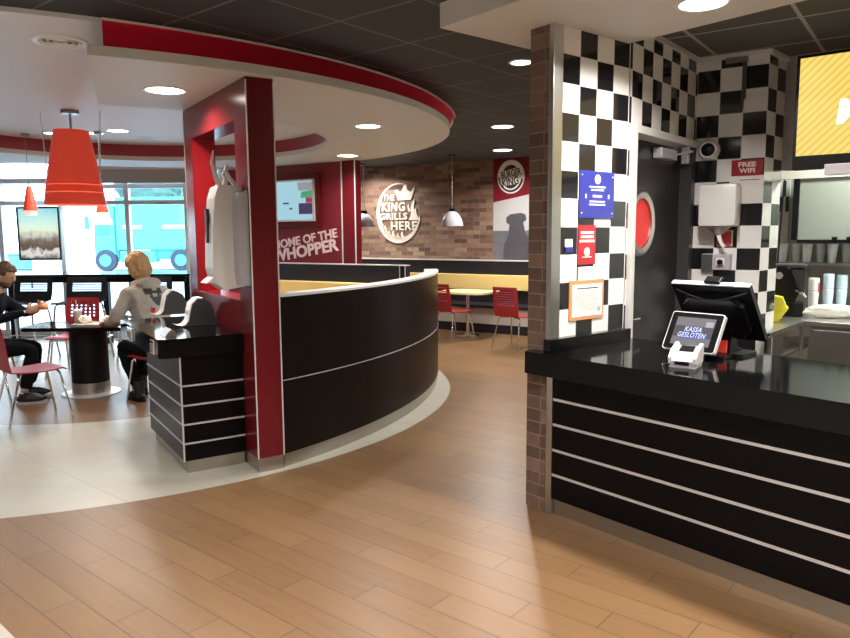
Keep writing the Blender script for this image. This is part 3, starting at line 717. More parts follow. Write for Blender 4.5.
obj('bun_base', lathe(bm_new(), [(0, -.012), (.042, -.008), (.044, .008), (0, .01)], seg=24), 'orange', ph, smooth=True)

# ================================================================== HANGING LAMPS
LX, LY = -3.535, 7.28
bl = thing('pendant_lamp', 'big tall red pendant lamp with ribbed lower rim above the black table', 'lamp', (LX, LY, 0), 0)
prof = [(.165, 2.755), (.245, 2.235)]
bm = lathe(bm_new(), [(.155, 2.70), (.165, 2.70), (.246, 2.24), (.236, 2.24), (.155, 2.69)], seg=48); obj('shade', bm, 'lampred', bl, smooth=True)
for k, (r0, r1, za, zb) in enumerate(((.250, .262, 2.24, 2.165), (.262, .272, 2.160, 2.09), (.272, .292, 2.085, 1.965))):
    obj('rim_ring', lathe(bm_new(), [(r0 - .012, za), (r0, za), (r1, zb), (r1 - .012, zb), (r0 - .012, za)], seg=48), 'lampred', bl, smooth=True)
obj('lamp_glow', lathe(bm_new(), [(0, 2.02), (.255, 2.0)], seg=40), 'bulb', bl)
obj('ceiling_plate', lathe(bm_new(), [(0, 2.90), (.085, 2.90), (.085, 2.865), (0, 2.862)], seg=28), 'steel_dk', bl, smooth=True)
obj('rod', tube(bm_new(), [(0, 0, 2.87), (0, 0, 2.69)], .012), 'steel_dk', bl)
obj('shade_top', lathe(bm_new(), [(0, 2.705), (.165, 2.701)], seg=40), 'lampred', bl)
for sx in (-1, 1): obj('suspension_wire', tube(bm_new(), [(sx * .30, 0, 2.9), (sx * .262, 0, 2.17)], .005, 6), 'wplastic', bl)
pl = bpy.data.lights.new('pendant_light', 'AREA'); pl.shape = 'DISK'; pl.size = .4; pl.energy = 12; pl.color = (1, .78, .55)
plo = bpy.data.objects.new('pendant_light', pl); COL.objects.link(plo); plo.parent = bl; plo.location = (0, 0, 1.985)

def small_pendant(x, y, zb, zt, r, label, frosted):
    t = thing('small_pendant_lamp', label, 'lamp', (x, y, 0), 0, 'small red pendant lamps')
    zs = zb + (zt - zb) * (.52 if frosted else .0)
    obj('shade', lathe(bm_new(), [(r * .28, zt), (r * .32, zt), (r * (.66 if frosted else 1), zs), (r * (.62 if frosted else .95), zs)], seg=28), 'lampred', t, smooth=True)
    obj('glass_skirt', lathe(bm_new(), [(r * .62, zs) if frosted else (r * .9, zb + .02), (r * (1 if frosted else .8), zb - (0 if frosted else .06))], seg=28), 'smallglow', t, smooth=True)
    obj('cord', tube(bm_new(), [(0, 0, zt - .01), (0, 0, 2.895)], .003, 6), 'dgrey', t)
    obj('ceiling_cup', lathe(bm_new(), [(0, 2.90), (.05, 2.90), (.045, 2.87), (0, 2.868)], seg=20), 'steel_dk', t, smooth=True)
    return t
small_pendant(-4.86, 8.85, 1.97, 2.27, .085, 'small red pendant lamp in front of the window poster', False)
small_pendant(-3.93, 8.75, 1.79, 2.08, .115, 'small red pendant lamp with frosted lower glass in front of the lorry', True)
pB = Z(452, 154.5, CEIL)
def dome(x, y, zb, label):
    t = thing('dome_pendant_lamp', label, 'lamp', (x, y, 0), 0, 'grey dome pendants by the brick wall')
    pr = [(.185, 0), (.180, .045), (.160, .115), (.125, .18), (.08, .225), (.05, .245)]
    obj('shade', lathe(bm_new(), [(a, zb + b) for a, b in pr] + [(a - .006, zb + b - .004) for a, b in pr[::-1]], seg=36), 'gplastic', t, smooth=True)
    obj('socket_cap', lathe(bm_new(), [(.058, zb + .225), (.055, zb + .29), (.02, zb + .30), (0, zb + .302)], seg=24), 'bplastic', t, smooth=True)
    obj('cord', tube(bm_new(), [(0, 0, zb + .30), (0, .0, CEIL - .01)], .0045, 6), 'gplastic', t)
    obj('ceiling_cup', lathe(bm_new(), [(0, CEIL), (.06, CEIL), (.055, CEIL - .03), (0, CEIL - .033)], seg=20), 'dgrey', t, smooth=True)
    return t
dome(pB.x, pB.y, 1.775, 'grey dome pendant lamp between the wall emblem and the round logo banner')
pA = Vec((-1.10, 13.1, 0)); dome(pA.x, pA.y, 1.79, 'grey dome pendant lamp beside the red post')

# air vent and detector in the ceiling
av = thing('ceiling_vent', 'round white air vent in the raised ceiling', 'vent', (-2.335, 4.745, 2.90), 0)
obj('vent_rim', lathe(bm_new(), [(.125, -.004), (.135, -.014), (.165, -.010), (.17, 0)], seg=36), 'wplastic', av, smooth=True)
obj('vent_core', lathe(bm_new(), [(0, -.003), (.126, -.003)], seg=36), 'dgrey', av)
for r in (.03, .07, .105): obj('vent_ring', lathe(bm_new(), [(r, -.004), (r + .012, -.016), (r + .016, -.004)], seg=30), 'wplastic', av, smooth=True)
p = Z(146, 137.5, 2.9); tag(obj('flush_speaker', lathe(bm_new(), [(0, -.005), (.10, -.005), (.11, 0)], seg=28), 'gplastic', None, True, (p.x, p.y, 2.9)), 'flat round grille in the raised ceiling beyond the downlight', 'speaker')

# ================================================================== WALL SIGNS
# crest on the brick wall
sg = thing('wall_emblem', 'big white round emblem reading THE KING GRILLS HERE on the brick wall', 'sign', (B0.x, B0.y, 0), ZB)
cx, cz, rx, rz = -.585, 2.045, .505, .565
def crescent(cx, cz, R1x, R1z, dx, dz, r2x, r2z, n=96, a0=0, a1=360):
    o = []; i_ = []
    for k in range(n + 1):
        a = R(a0 + (a1 - a0) * k / n)
        o.append((cx + R1x * cos(a), cz + R1z * sin(a))); i_.append((cx + dx + r2x * cos(a), cz + dz + r2z * sin(a)))
    return o, i_
o_, i_ = crescent(cx, cz, rx, rz, .035, .045, rx - .045, rz - .06, a0=62, a1=352)
bm = bm_new(); vo = [bm.verts.new((p[0], -.02, p[1])) for p in o_]; vi = [bm.verts.new((p[0], -.02, p[1])) for p in i_]
vo2 = [bm.verts.new((p[0], -.002, p[1])) for p in o_]; vi2 = [bm.verts.new((p[0], -.002, p[1])) for p in i_]
for k in range(len(o_) - 1):
    bm.faces.new((vo[k], vo[k + 1], vi[k + 1], vi[k])); bm.faces.new((vo[k], vo[k + 1], vo2[k + 1], vo2[k])); bm.faces.new((vi[k], vi[k + 1], vi2[k + 1], vi2[k]))
obj('ring', bm, 'cream_ink', sg)
for s_, x_, z_, w_, h_ in (('THE', cx - .21, cz + .30, .27, .12), ('KING', cx - .11, cz + .125, .54, .17), ('GRILLS', cx - .11, cz - .055, .64, .13), ('HERE', cx + .13, cz - .235, .60, .17)):
    obj('lettering', stand(text_bm(s_, .2, w_, h_, .014, .028, 0, 1.12), x_, -.014, z_), 'cream_ink', sg)
bm = bm_new(); prism(bm, [(cx + .0, cz + .245), (cx + .30, cz + .245), (cx + .33, cz + .30), (cx + .39, cz + .50), (cx + .31, cz + .40), (cx + .27, cz + .40), (cx + .22, cz + .43), (cx + .19, cz + .52), (cx + .14, cz + .52), (cx + .10, cz + .43), (cx + .05, cz + .40), (cx - .02, cz + .45), (cx - .09, cz + .42), (cx - .02, cz + .33)], -.02, -.004, 'xz')
obj('crown', bm, 'cream_ink', sg)
def flame(bm, x, z, w, h, lean=.0):
    pts = []
    for k in range(9): t = k / 8; pts.append((x - w / 2 * (1 - t) ** .7 + lean * t + .03 * sin(t * PI * 2) * h * 2, z + h * t))
    for k in range(8, -1, -1): t = k / 8; pts.append((x + w / 2 * (1 - t) ** .8 + .008 + lean * t + .03 * sin(t * PI * 2 + .6) * h * 2, z + h * t))
    prism(bm, pts, -.02, -.004, 'xz')
for a_ in ((cx + .30, cz - .13, .12, .38, .07), (cx + .40, cz - .13, .09, .22, .0), (cx + .255, cz + .03, .05, .14, -.02)): bm = bm_new(); flame(bm, *a_); obj('flame', bm, 'cream_ink', sg)
for x_, z_, h_ in ((-.40, -.28, .16), (-.31, -.40, .17), (-.22, -.46, .13), (-.12, -.49, .17), (-.01, -.50, .13), (.09, -.49, .15)): bm = bm_new(); flame(bm, cx + x_, cz + z_, .10, h_, .0); obj('flame', bm, 'cream_ink', sg)

bn = thing('wall_banner', 'tall banner with round logo above a grey photo print, beside the brick pillar', 'banner', (B0.x, B0.y, 0), ZB)
bx0, bx1 = 1.445, 2.42
obj('red_field', prism(bm_new(), [(bx0, 2.19), (bx1, 2.36), (bx1, 2.93), (bx0, 2.93)], -.012, -.002, 'xz'), 'rsign_dk' if 'rsign_dk' in M else 'red_dk', bn)
obj('print_sky', prism(bm_new(), [(bx0, 1.70), (bx1, 1.70), (bx1, 2.36), (bx0, 2.19)], -.011, -.002, 'xz'), 'photo_sky', bn)
obj('print_ground', prism(bm_new(), [(bx0, 1.20), (bx1, 1.20), (bx1, 1.70), (bx0, 1.70)], -.012, -.002, 'xz'), 'photo_mid', bn)
obj('print_figure', prism(bm_new(), [(1.64, 1.2), (2.20, 1.2), (2.20, 1.50), (2.06, 1.66), (2.02, 1.84), (2.08, 1.88), (2.06, 1.97), (1.98, 2.0), (1.78, 1.98), (1.70, 1.93), (1.70, 1.84), (1.76, 1.80), (1.74, 1.62), (1.66, 1.46)], -.015, -.012, 'xz'), 'photo_dk', bn)
lc = (1.785, 2.615)
obj('logo_disc', prism(bm_new(), ngon_disc(lc[0], lc[1], .255, 48, .285), -.026, -.012, 'xz'), 'wink', bn)
bm = bm_new()
def half_cap(bm, cx, cz, rx, rz, a0, a1, y0, y1):
    pts = [(cx + rx * cos(R(a0 + (a1 - a0) * k / 16)), cz + rz * sin(R(a0 + (a1 - a0) * k / 16))) for k in range(17)]; prism(bm, pts, y0, y1, 'xz')
half_cap(bm, lc[0], lc[1], .165, .20, 48, 152, -.028, -.026); obj('logo_upper_mark', bm, 'ink', bn); bm = bm_new(); half_cap(bm, lc[0] + .0, lc[1], .165, .20, -132, -38, -.028, -.026); obj('logo_lower_mark', bm, 'ink', bn); bm = bm_new()
o_, i_ = crescent(lc[0], lc[1], .235, .262, -.006, .006, .205, .232, 40, 180, 350)
for k in range(40): prism(bm, [o_[k], o_[k + 1], i_[k + 1], i_[k]], -.028, -.026, 'xz')
obj('logo_swoosh', bm, 'ink', bn)
for s_, z_, w_, h_ in (('BURGER', .055, .37, .125), ('KING', -.085, .31, .14)):
    obj('lettering', stand(text_bm(s_, .2, w_, h_, .003, .02), lc[0] + z_ * .1, -.0295, lc[1] + z_, R(10)), 'ink', bn)

# red wall: screen and words
wd = thing('wall_lettering', 'white slogan HOME OF THE WHOPPER on the red wall', 'lettering', (TVP.x, TVP.y, 0), ZT)
obj('lettering', stand(text_bm('HOME OF THE', .2, 1.28, .135, .008, .03), -.765, -.006, 1.585, R(8.5)), 'pink_ink', wd)
obj('lettering', stand(text_bm('WHOPPER', .2, 1.34, .185, .008, .035), -.775, -.006, 1.415, R(8.5)), 'pink_ink', wd)
tv = thing('menu_screen', 'pale blue menu screen with white frame on the red wall', 'screen', (TVP.x, TVP.y, 0), ZT)
obj('mount_panel', box(bm_new(), -2.1, -.42, -.05, -.0, 1.76, 2.55), 'red', tv)
bm = bm_new(); x0, x1, z0, z1 = -1.62, -.50, 1.85, 2.46
for a in ((x0, x1, z1 - .025, z1), (x0, x1, z0, z0 + .025), (x0, x0 + .025, z0, z1), (x1 - .025, x1, z0, z1)): box(bm, a[0], a[1], -.085, -.05, a[2], a[3])
obj('frame', bm, 'alu_w', tv)
M['scr_blue'] = emis('screen_blue', (.46, .80, .92), .75); M['scr_green'] = emis('screen_green', (.08, .45, .22), .7); M['scr_red'] = emis('screen_red', (.45, .03, .08), .7)
M['scr_pur'] = emis('screen_purple', (.06, .03, .12), .8); M['scr_grey'] = emis('screen_grey', (.42, .40, .45), .7)
sc_ = obj('display', box(bm_new(), x0 + .025, x1 - .025, -.07, -.05, z0 + .025, z1 - .025), 'scr_blue', tv)
obj('green_patch', prism(bm_new(), [(-.76, 2.19), (-.535, 2.20), (-.535, 2.30), (-.74, 2.28)], -.073, -.07, 'xz'), 'scr_green', sc_)
obj('grey_patch', prism(bm_new(), [(-.80, 2.30), (-.535, 2.30), (-.535, 2.42), (-.82, 2.42)], -.073, -.07, 'xz'), 'scr_grey', sc_)
obj('red_patch', box(bm_new(), -.66, -.535, -.073, -.07, 2.12, 2.195), 'scr_red', sc_)
obj('purple_patch', box(bm_new(), -.80, -.535, -.073, -.07, 1.955, 2.115), 'scr_pur', sc_)
for x_, z_, w_ in ((-1.06, 2.12, .12), (-.96, 2.04, .06)): obj('caption', box(bm_new(), x_ - w_ / 2, x_ + w_ / 2, -.073, -.07, z_ - .012, z_ + .012), 'scr_pur', sc_)

# window poster
po = thing('window_poster', 'framed poster of a burger stall hanging in the window', 'poster', (0, YW - .3, 0), 0)
a_, b_, c_, d_ = -6.40, -5.78, 1.31, 2.09
bm = bm_new()
for q in ((a_ - .03, b_ + .03, d_, d_ + .03), (a_ - .03, b_ + .03, c_ - .03, c_), (a_ - .03, a_, c_, d_), (b_, b_ + .03, c_, d_)): box(bm, q[0], q[1], -.02, .02, q[2], q[3])
obj('frame', bm, 'dgrey', po)
pm, pnt, pb = newmat('poster_print_backlit')
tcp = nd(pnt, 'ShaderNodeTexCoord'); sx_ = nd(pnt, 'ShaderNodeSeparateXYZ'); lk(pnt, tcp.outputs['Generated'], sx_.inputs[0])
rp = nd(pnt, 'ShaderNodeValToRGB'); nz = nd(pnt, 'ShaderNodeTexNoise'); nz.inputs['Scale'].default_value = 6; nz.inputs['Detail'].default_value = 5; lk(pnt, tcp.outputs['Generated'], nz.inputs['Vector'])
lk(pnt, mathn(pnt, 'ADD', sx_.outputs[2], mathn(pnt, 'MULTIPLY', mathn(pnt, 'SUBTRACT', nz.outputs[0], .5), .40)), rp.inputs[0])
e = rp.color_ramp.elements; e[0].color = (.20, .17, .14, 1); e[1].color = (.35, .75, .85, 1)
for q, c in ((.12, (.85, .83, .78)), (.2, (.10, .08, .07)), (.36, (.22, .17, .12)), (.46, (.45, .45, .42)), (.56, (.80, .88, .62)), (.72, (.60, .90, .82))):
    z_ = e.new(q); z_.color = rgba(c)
lk(pnt, rp.outputs[0], pb.inputs['Base Color']); lk(pnt, rp.outputs[0], pb.inputs['Emission Color']); pb.inputs['Emission Strength'].default_value = .8; pb.inputs['Roughness'].default_value = .4  # emission stands in for daylight coming through the print
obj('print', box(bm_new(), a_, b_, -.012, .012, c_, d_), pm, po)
for x in (a_ + .08, b_ - .08): obj('hanging_wire', tube(bm_new(), [(x, 0, d_ + .02), (x, .0, 2.49)], .004, 6), 'wire', po)

# signs on the tiled flank (frame K1, yaw 50.7)
ZK = yawz(50.7)
def flank(px, py): d = V(px, py, K1, 50.7) - K1; return d.dot(U(50.7)), d.z
def sign(name, label, cat, tl, br, mat, y=-.012, O3=None, yaw=50.7, base=None):
    base = base or K1
    def fl(px, py): d = V(px, py, base, yaw) - base; return d.dot(U(yaw)), d.z
    (xa, za), (xb, zb) = fl(*tl), fl(*br)
    t = thing(name, label, cat, (base.x, base.y, 0), yawz(yaw))
    obj('board', box(bm_new(), xa, xb, y, -.004, zb, za, .001), mat, t)
    return t, xa, xb, zb, za
t, xa, xb, za, zb = sign('notice_sign', 'blue notice sign with white text on the checkered tiles', 'sign', (578.5, 170), (612, 218.5), 'blue')
cxs = (xa + xb) / 2; W_ = xb - xa; H_ = zb - za
obj('logo_disc', prism(bm_new(), ngon_disc(cxs, zb - H_ * .17, W_ * .085, 28), -.014, -.012, 'xz'), 'pink_ink', t)
def dashes(bm, cx_, z_, w_, h_, words, y=-.0135):
    tot = sum(words) + .35 * (len(words) - 1); x_ = cx_ - w_ / 2; u_ = w_ / tot
    for q in words: box(bm, x_, x_ + q * u_, y, y + .002, z_ - h_ / 2, z_ + h_ / 2); x_ += (q + .35) * u_
    return bm
for f_, w_, h_, wd_ in ((.335, .46, .030, (5, 3, 4)), (.40, .36, .028, (3, 6)), (.53, .26, .045, (2, 4)), (.645, .44, .030, (4, 3, 5)), (.71, .46, .030, (6, 4))):
    obj('text_line', dashes(bm_new(), cxs, zb - H_ * f_, W_ * w_, H_ * h_, wd_), 'wink', t)
bm = bm_new()
for x in (-.33, .33): box(bm, cxs + x * W_ - .006, cxs + x * W_ + .006, -.014, -.012, zb - H_ * .58, zb - H_ * .49)
obj('bracket_marks', bm, 'wink', t)
bm = bm_new()
for x in (xa + .02, xb - .02):
    for z in (za + .025, zb - .025): lathe(bm, [(0, 0), (.0045, 0)], (x, 0, z), 8); 
bm.free()
for x, z in ((xa + .02, zb - .025), (xb - .02, zb - .03), (xa + .02, za + .03), (xb - .02, za + .03)):
    obj('screw', prism(bm_new(), ngon_disc(x, z, .0045, 12), -.015, -.012, 'xz'), 'wink', t)
t, xa, xb, za, zb = sign('notice_sign', 'narrow red notice sign below the blue sign', 'sign', (577, 225), (593.5, 264), 'rsign')
cxs = (xa + xb) / 2; W_ = xb - xa; H_ = zb - za
for f_, w_, wd_ in ((.19, .74, (2, 5)), (.295, .72, (2, 4)), (.405, .86, (2, 6.5))): obj('text_line', dashes(bm_new(), cxs, zb - H_ * f_, W_ * w_, H_ * .062, wd_), 'wink', t)
obj('logo_disc', prism(bm_new(), ngon_disc(cxs, zb - H_ * .68, W_ * .17, 28), -.014, -.012, 'xz'), 'pink_ink', t)
obj('caption', box(bm_new(), cxs - W_ * .26, cxs + W_ * .26, -.0135, -.012, zb - H_ * .82, zb - H_ * .80), 'wink', t)
t, xa, xb, za, zb = sign('certificate', 'certificate in an orange frame low on the checkered tiles', 'certificate', (568.3, 281), (601.5, 317), 'orange')
obj('sheet', box(bm_new(), xa + .022, xb - .018, -.014, -.011, za + .02, zb - .025), 'paper', t)
bm = bm_new(); W_ = xb - xa; H_ = zb - za
box(bm, xa + W_ * .2, xa + W_ * .82, -.015, -.014, zb - H_ * .22, zb - H_ * .195)
obj('heading', bm, 'ink', t); bm = bm_new()
for k in range(11): box(bm, xa + W_ * (.14 if k < 8 else .25), xa + W_ * (.84 if k % 3 else .78), -.015, -.014, zb - H_ * (.31 + k * .045) - .0012, zb - H_ * (.31 + k * .045) + .0012)
obj('text_lines', bm, 'ink_grey' if 'ink_grey' in M else 'gplastic', t)
obj('stamp', prism(bm_new(), ngon_disc(xb - W_ * .15, za + H_ * .24, W_ * .05, 20), -.015, -.014, 'xz'), 'gplastic', t)
t, xa, xb, za, zb = sign('paper_card', 'small cream card stuck above the orange framed certificate', 'card', (577, 267), (596.5, 279.5), 'paper')
obj('printed_line', box(bm_new(), xa + .01, xb - .03, -.0135, -.012, zb - .018, zb - .015), 'gplastic', t)
t, xa, xb, za, zb = sign('alarm_sticker', 'tiny white and blue sticker on a black tile', 'sticker', (564, 239), (571, 247), 'paper')
obj('blue_strip', box(bm_new(), xa + .004, xb, -.0135, -.004, za - .03, za), 'blue', t)

# column fittings (frame Wc, yaw 123.6)
Wb = Vec((Wc.x, Wc.y, 0))
t, xa, xb, za, zb = sign('wifi_sign', 'dark red FREE WIFI sign on the checkered column', 'sign', (732, 160.5), (763, 175), 'red_in', -.01, None, 123.6, Wb)
cxs = (xa + xb) / 2; W_ = xb - xa; H_ = zb - za
obj('lettering', stand(text_bm('FREE', .03, W_ * .56, H_ * .30, .001, .04), cxs, -.0115, zb - H_ * .30), 'pink_ink', t)
obj('lettering', stand(text_bm('WIFI', .03, W_ * .50, H_ * .30, .001, .04), cxs, -.0115, zb - H_ * .68), 'pink_ink', t)
obj('caption_strip', box(bm_new(), xa - .01, xb + .01, -.008, -.003, za - .055, za), 'paper', t)
obj('small_print', box(bm_new(), xa + .06, xb - .02, -.0095, -.008, za - .033, za - .027), 'red_in', t)
d = V(706.5, 228, Wb, 123.6) - Wb
pdp = thing('towel_dispenser', 'grey white paper towel dispenser on the checkered column', 'dispenser', (Wb.x, Wb.y, 0), yawz(123.6))
bm = bm_new(); box(bm, .085, .345, -.22, -.002, 1.69, 1.995, .03); obj('housing', bm, 'gw' if 'gw' in M else 'wplastic', pdp, smooth=50)
obj('base_funnel', xform(lathe(bm_new(), [(.085, .0), (.03, -.06), (0, -.06)], seg=24), Matrix.Translation((.215, -.11, 1.692))), 'gplastic', pdp, smooth=True)
bm = bm_new(); prism(bm, [(.20, 1.63), (.23, 1.63), (.245, 1.58), (.265, 1.545), (.25, 1.535), (.225, 1.57)], -.13, -.10, 'xz'); obj('paper_tail', bm, 'paper', pdp)
bm = bm_new(); box(bm, .343, .355, -.14, -.10, 1.83, 1.86, .003); obj('lock', bm, 'gplastic', pdp)
for k in range(5): obj('top_slot', prism(bm_new(), ngon_disc(.14 + k * .04, 1.965, .009, 12), -.2225, -.219, 'xz'), 'paper', pdp)
fa = thing('fire_call_point', 'small red square call point below the towel dispenser', 'alarm', (Wb.x, Wb.y, 0), yawz(123.6))
obj('backplate', box(bm_new(), .185, .295, -.02, -.002, 1.545, 1.665, .004), 'paper', fa); obj('red_face', box(bm_new(), .192, .288, -.03, -.02, 1.552, 1.658, .003), 'redink', fa)
sw = thing('isolator_switch', 'grey square switch box with a turn knob on the checkered column', 'switch', (Wb.x, Wb.y, 0), yawz(123.6))
obj('switch_box', box(bm_new(), .09, .295, -.06, -.002, 1.37, 1.49, .008), 'gplastic', sw)
obj('dark_plate', box(bm_new(), .09, .17, -.064, -.06, 1.375, 1.485, .002), 'dgrey', sw)
kn = obj('knob_plate', box(bm_new(), .195, .255, -.07, -.06, 1.40, 1.46, .002), 'wplastic', sw)
obj('knob', xform(lathe(bm_new(), [(.02, 0), (.02, .02), (0, .02)], seg=16), Matrix.Translation((.225, -.07, 1.43)) @ Matrix.Rotation(R(90), 4, 'X')), 'bplastic', kn)
th_ = thing('round_detector', 'round white sensor with dark centre high on the checkered column', 'sensor', (Wb.x, Wb.y, 0), yawz(123.6))
mt = Matrix.Translation((.105, -.0, 2.255)) @ Matrix.Rotation(R(90), 4, 'X')
obj('ring', xform(lathe(bm_new(), [(.075, 0), (.078, .04), (.06, .065), (.048, .06)], seg=36), mt), 'wplastic', th_, smooth=True)
obj('lens', xform(lathe(bm_new(), [(.05, .058), (.03, .07), (0, .074)], seg=30), mt), 'bplastic', th_, smooth=True)
cb = thing('hanging_bracket', 'thin dark bracket hanging from the ceiling at the checkered column', 'bracket', (Wb.x, Wb.y, 0), yawz(123.6))
obj('rail', box(bm_new(), .20, .35, -.05, -.02, 2.86, 2.895), 'steel_dk', cb); obj('arm', box(bm_new(), .315, .345, -.05, -.03, 2.60, 2.86, .004), 'dgrey', cb); obj('hook', tube(bm_new(), [(.33, -.04, 2.60), (.33, -.07, 2.57), (.33, -.06, 2.53)], .008), 'dgrey', cb)

# ================================================================== TILL ON THE COUNTER (frame O, yaw 140.3)
def cp_(x, y, z=0.): return O + U(YC) * x + Nn(YC) * y + Vec((0, 0, z))
CT = .973
# customer display: tilted tablet
tl = cp_(.625, .40, CT)
td = thing('customer_display', 'small tilted till display reading KASSA GESLOTEN on the counter', 'screen', tl, yawz(YC))
tm = Matrix.Translation((0, 0, .135)) @ Matrix.Rotation(R(-30), 4, 'X') @ Matrix.Rotation(R(0), 4, 'Y')
bm = bm_new(); prism(bm, rrect(-.153, .153, -.115, .115, .016), -.012, .012, 'xz'); obj('case', xform(bm, tm), 'alu_w', td)
bm = bm_new(); prism(bm, rrect(-.147, .147, -.109, .109, .013), -.0145, -.012, 'xz'); obj('bezel', xform(bm, tm), 'bplastic', td)
M['till_grey'] = emis('till_screen_grey', (.28, .27, .31), .55); M['till_dark'] = emis('till_screen_dark', (.075, .055, .08), .6); M['till_light'] = emis('till_screen_light', (.62, .61, .64), .7)
M['till_text'] = emis('till_text', (.85, .90, 1.0), 1.0); M['till_shadow'] = emis('till_text_shadow', (.05, .10, .75), .9)
dsp = obj('display', xform(box(bm_new(), -.112, .112, -.0155, -.0145, -.082, .082), tm), 'till_grey', td)
obj('dark_band', xform(box(bm_new(), -.112, .112, -.0163, -.0155, -.035, .030), tm), 'till_dark', dsp)
obj('light_patch', xform(box(bm_new(), .062, .105, -.0163, -.0155, .032, .062), tm), 'till_light', dsp)
for s_, z_ in (('KASSA', .012), ('GESLOTEN', -.022)):
    w_ = .098 if s_ == 'KASSA' else .160
    obj('lettering_shadow', xform(stand(text_bm(s_, .03, w_ + .008, .034, .0006, .05, .2), .002, -.0168, z_ - .003), tm), 'till_shadow', dsp)
    obj('lettering', xform(stand(text_bm(s_, .03, w_, .029, .0006, .012, .2, 1.1), 0, -.0178, z_), tm), 'till_text', dsp)
bm = bm_new(); prism(bm, [(-.05, .0), (.16, .0), (.15, .02), (.06, .035), (.03, .12), (.0, .12)], -.06, .06, 'yz'); obj('stand', bm, 'bplastic', td)
obj('foot', prism(bm_new(), rrect(-.12, .15, .02, .24, .03), 0, .018), 'bplastic', td)
# till monitor seen from the back
pmn = cp_(.67, .60, CT)
mn = thing('till_monitor', 'large black till monitor seen from behind, leaning over the counter', 'monitor', pmn, yawz(YC))
ang = math.atan2(.22, .30)
mm = Matrix.Translation((0, -.03, .245)) @ Matrix.Rotation(R(36), 4, 'X')
bm = bm_new(); prism(bm, rrect(-.222, .222, -.19, .19, .012), -.008, .020, 'xz'); obj('case', xform(bm, mm), 'bplastic', mn)
bm = bm_new(); prism(bm, rrect(-.175, .175, -.15, .12, .05), -.045, -.008, 'xz'); bmesh.ops.bevel(bm, geom=[e for e in bm.edges if all(v.co.y < -.04 for v in e.verts)], offset=.02, segments=3, affect='EDGES'); obj('back_shell', xform(bm, mm), 'bplastic', mn, smooth=40)
bm = bm_new(); box(bm, -.222, .222, -.0095, .021, .186, .192); obj('top_edging', xform(bm, mm), 'alu', mn)
arc = [(-.20 + .40 * i / 20, .150 - .035 * sin(PI * i / 20)) for i in range(21)]
bm = bm_new(); tube(bm, [(x, -.010 - .03 * sin(PI * i / 20), z) for i, (x, z) in enumerate(arc)], .004, 6); obj('grip_ridge', xform(bm, mm), 'dgrey', mn)
bm = bm_new(); prism(bm, [(-.03, .0), (.13, .0), (.11, .03), (.06, .05), (.04, .20), (.0, .20)], -.07, .07, 'yz'); obj('neck', bm, 'bplastic', mn)
obj('foot', prism(bm_new(), rrect(-.14, .14, -.04, .17, .03), 0, .016), 'bplastic', mn)
bm = bm_new(); box(bm, -.13, -.01, -.045, .0, .20, .205); obj('top_box', xform(box(bm_new(), -.03, .06, .0, .05, .19, .208, .006), mm), 'bplastic', mn)
rd = tag(obj('receipt_box', box(bm_new(), -.025, .025, -.02, .02, 0, .085, .005), 'lampred', None, None, cp_(.70, .585, CT) + U(YC) * .0, yawz(YC)), 'small red box behind the till display', 'box')
# card terminal
tp = thing('card_terminal', 'white and grey card terminal in front of the till display', 'terminal', cp_(.735, .135, CT), yawz(YC - 16))
for s, nm in ((-1, 'side_wing'), (1, 'side_wing')):
    pr = [(-.075, .018), (-.085, .055), (-.04, .085), (.06, .115), (.085, .105), (.07, .015)]
    bm = bm_new(); prism(bm, pr, s * .060 - .009, s * .060 + .009, 'yz'); bmesh.ops.bevel(bm, geom=bm.edges[:], offset=.003, segments=2, affect='EDGES'); obj(nm, bm, 'wplastic', tp)
obj('keypad_body', prism(bm_new(), [(-.075, .015), (-.075, .035), (-.03, .060), (.06, .098), (.07, .095), (.065, .015)], -.052, .052, 'yz'), 'gplastic', tp)
obj('terminal_screen', prism(bm_new(), [(.0, .077), (.0, .079), (.05, .098), (.05, .096)], -.035, .035, 'yz'), 'bplastic', tp)
obj('card_slot', box(bm_new(), -.035, .035, -.083, -.074, .018, .034, .002), 'bplastic', tp)
obj('base_plate', prism(bm_new(), rrect(-.066, .066, -.075, .07, .01), 0, .014), 'gplastic', tp)
obj('cable', tube(bm_new(), [(-.06, .07, .02), (-.09, .075, .06), (-.11, .06, .05), (-.115, .03, .008), (-.05, .12, .006), (.05, .16, .006)], .0035, 6), 'bplastic', tp, smooth=True)

# ================================================================== KITCHEN SIDE
# hanging menu screen
TVo = Vec((2.309, 4.5, 0))
ms = thing('hanging_menu_screen', 'bright yellow striped menu screen hanging above the counter at the picture edge', 'screen', TVo, yawz(129.7))
ym, ynt, yb_ = newmat('menu_yellow')
tcc, X_, Y_, Z_ = objxyz(ynt)
st = mathn(ynt, 'GREATER_THAN', mathn(ynt, 'FRACT', mathn(ynt, 'MULTIPLY', mathn(ynt, 'SUBTRACT', Z_, mathn(ynt, 'MULTIPLY', X_, .95)), 21)), .62)
cy = mixc(ynt, st, (.93, .70, .16), (.80, .56, .12)); lk(ynt, cy, yb_.inputs['Emission Color']); yb_.inputs['Emission Strength'].default_value = 1.05; yb_.inputs['Base Color'].default_value = (.02, .02, .02, 1); yb_.inputs['Roughness'].default_value = .2
obj('case', box(bm_new(), -.015, 1.15, 0, .06, 2.03, 2.72, .004), 'bplastic', ms)
dd = obj('display', box(bm_new(), .005, 1.13, -.004, .0, 2.115, 2.70), ym, ms)
M['menu_white'] = emis('menu_white', (1, .98, .90), 1.1)
obj('lettering', stand(text_bm('MENU', .2, .62, .15, .002, .04, .1), .525, -.006, 2.36), 'menu_white', dd)
obj('speaker_box', box(bm_new(), .17, 1.1, -.02, .05, 1.99, 2.055, .004), 'gplastic', ms)
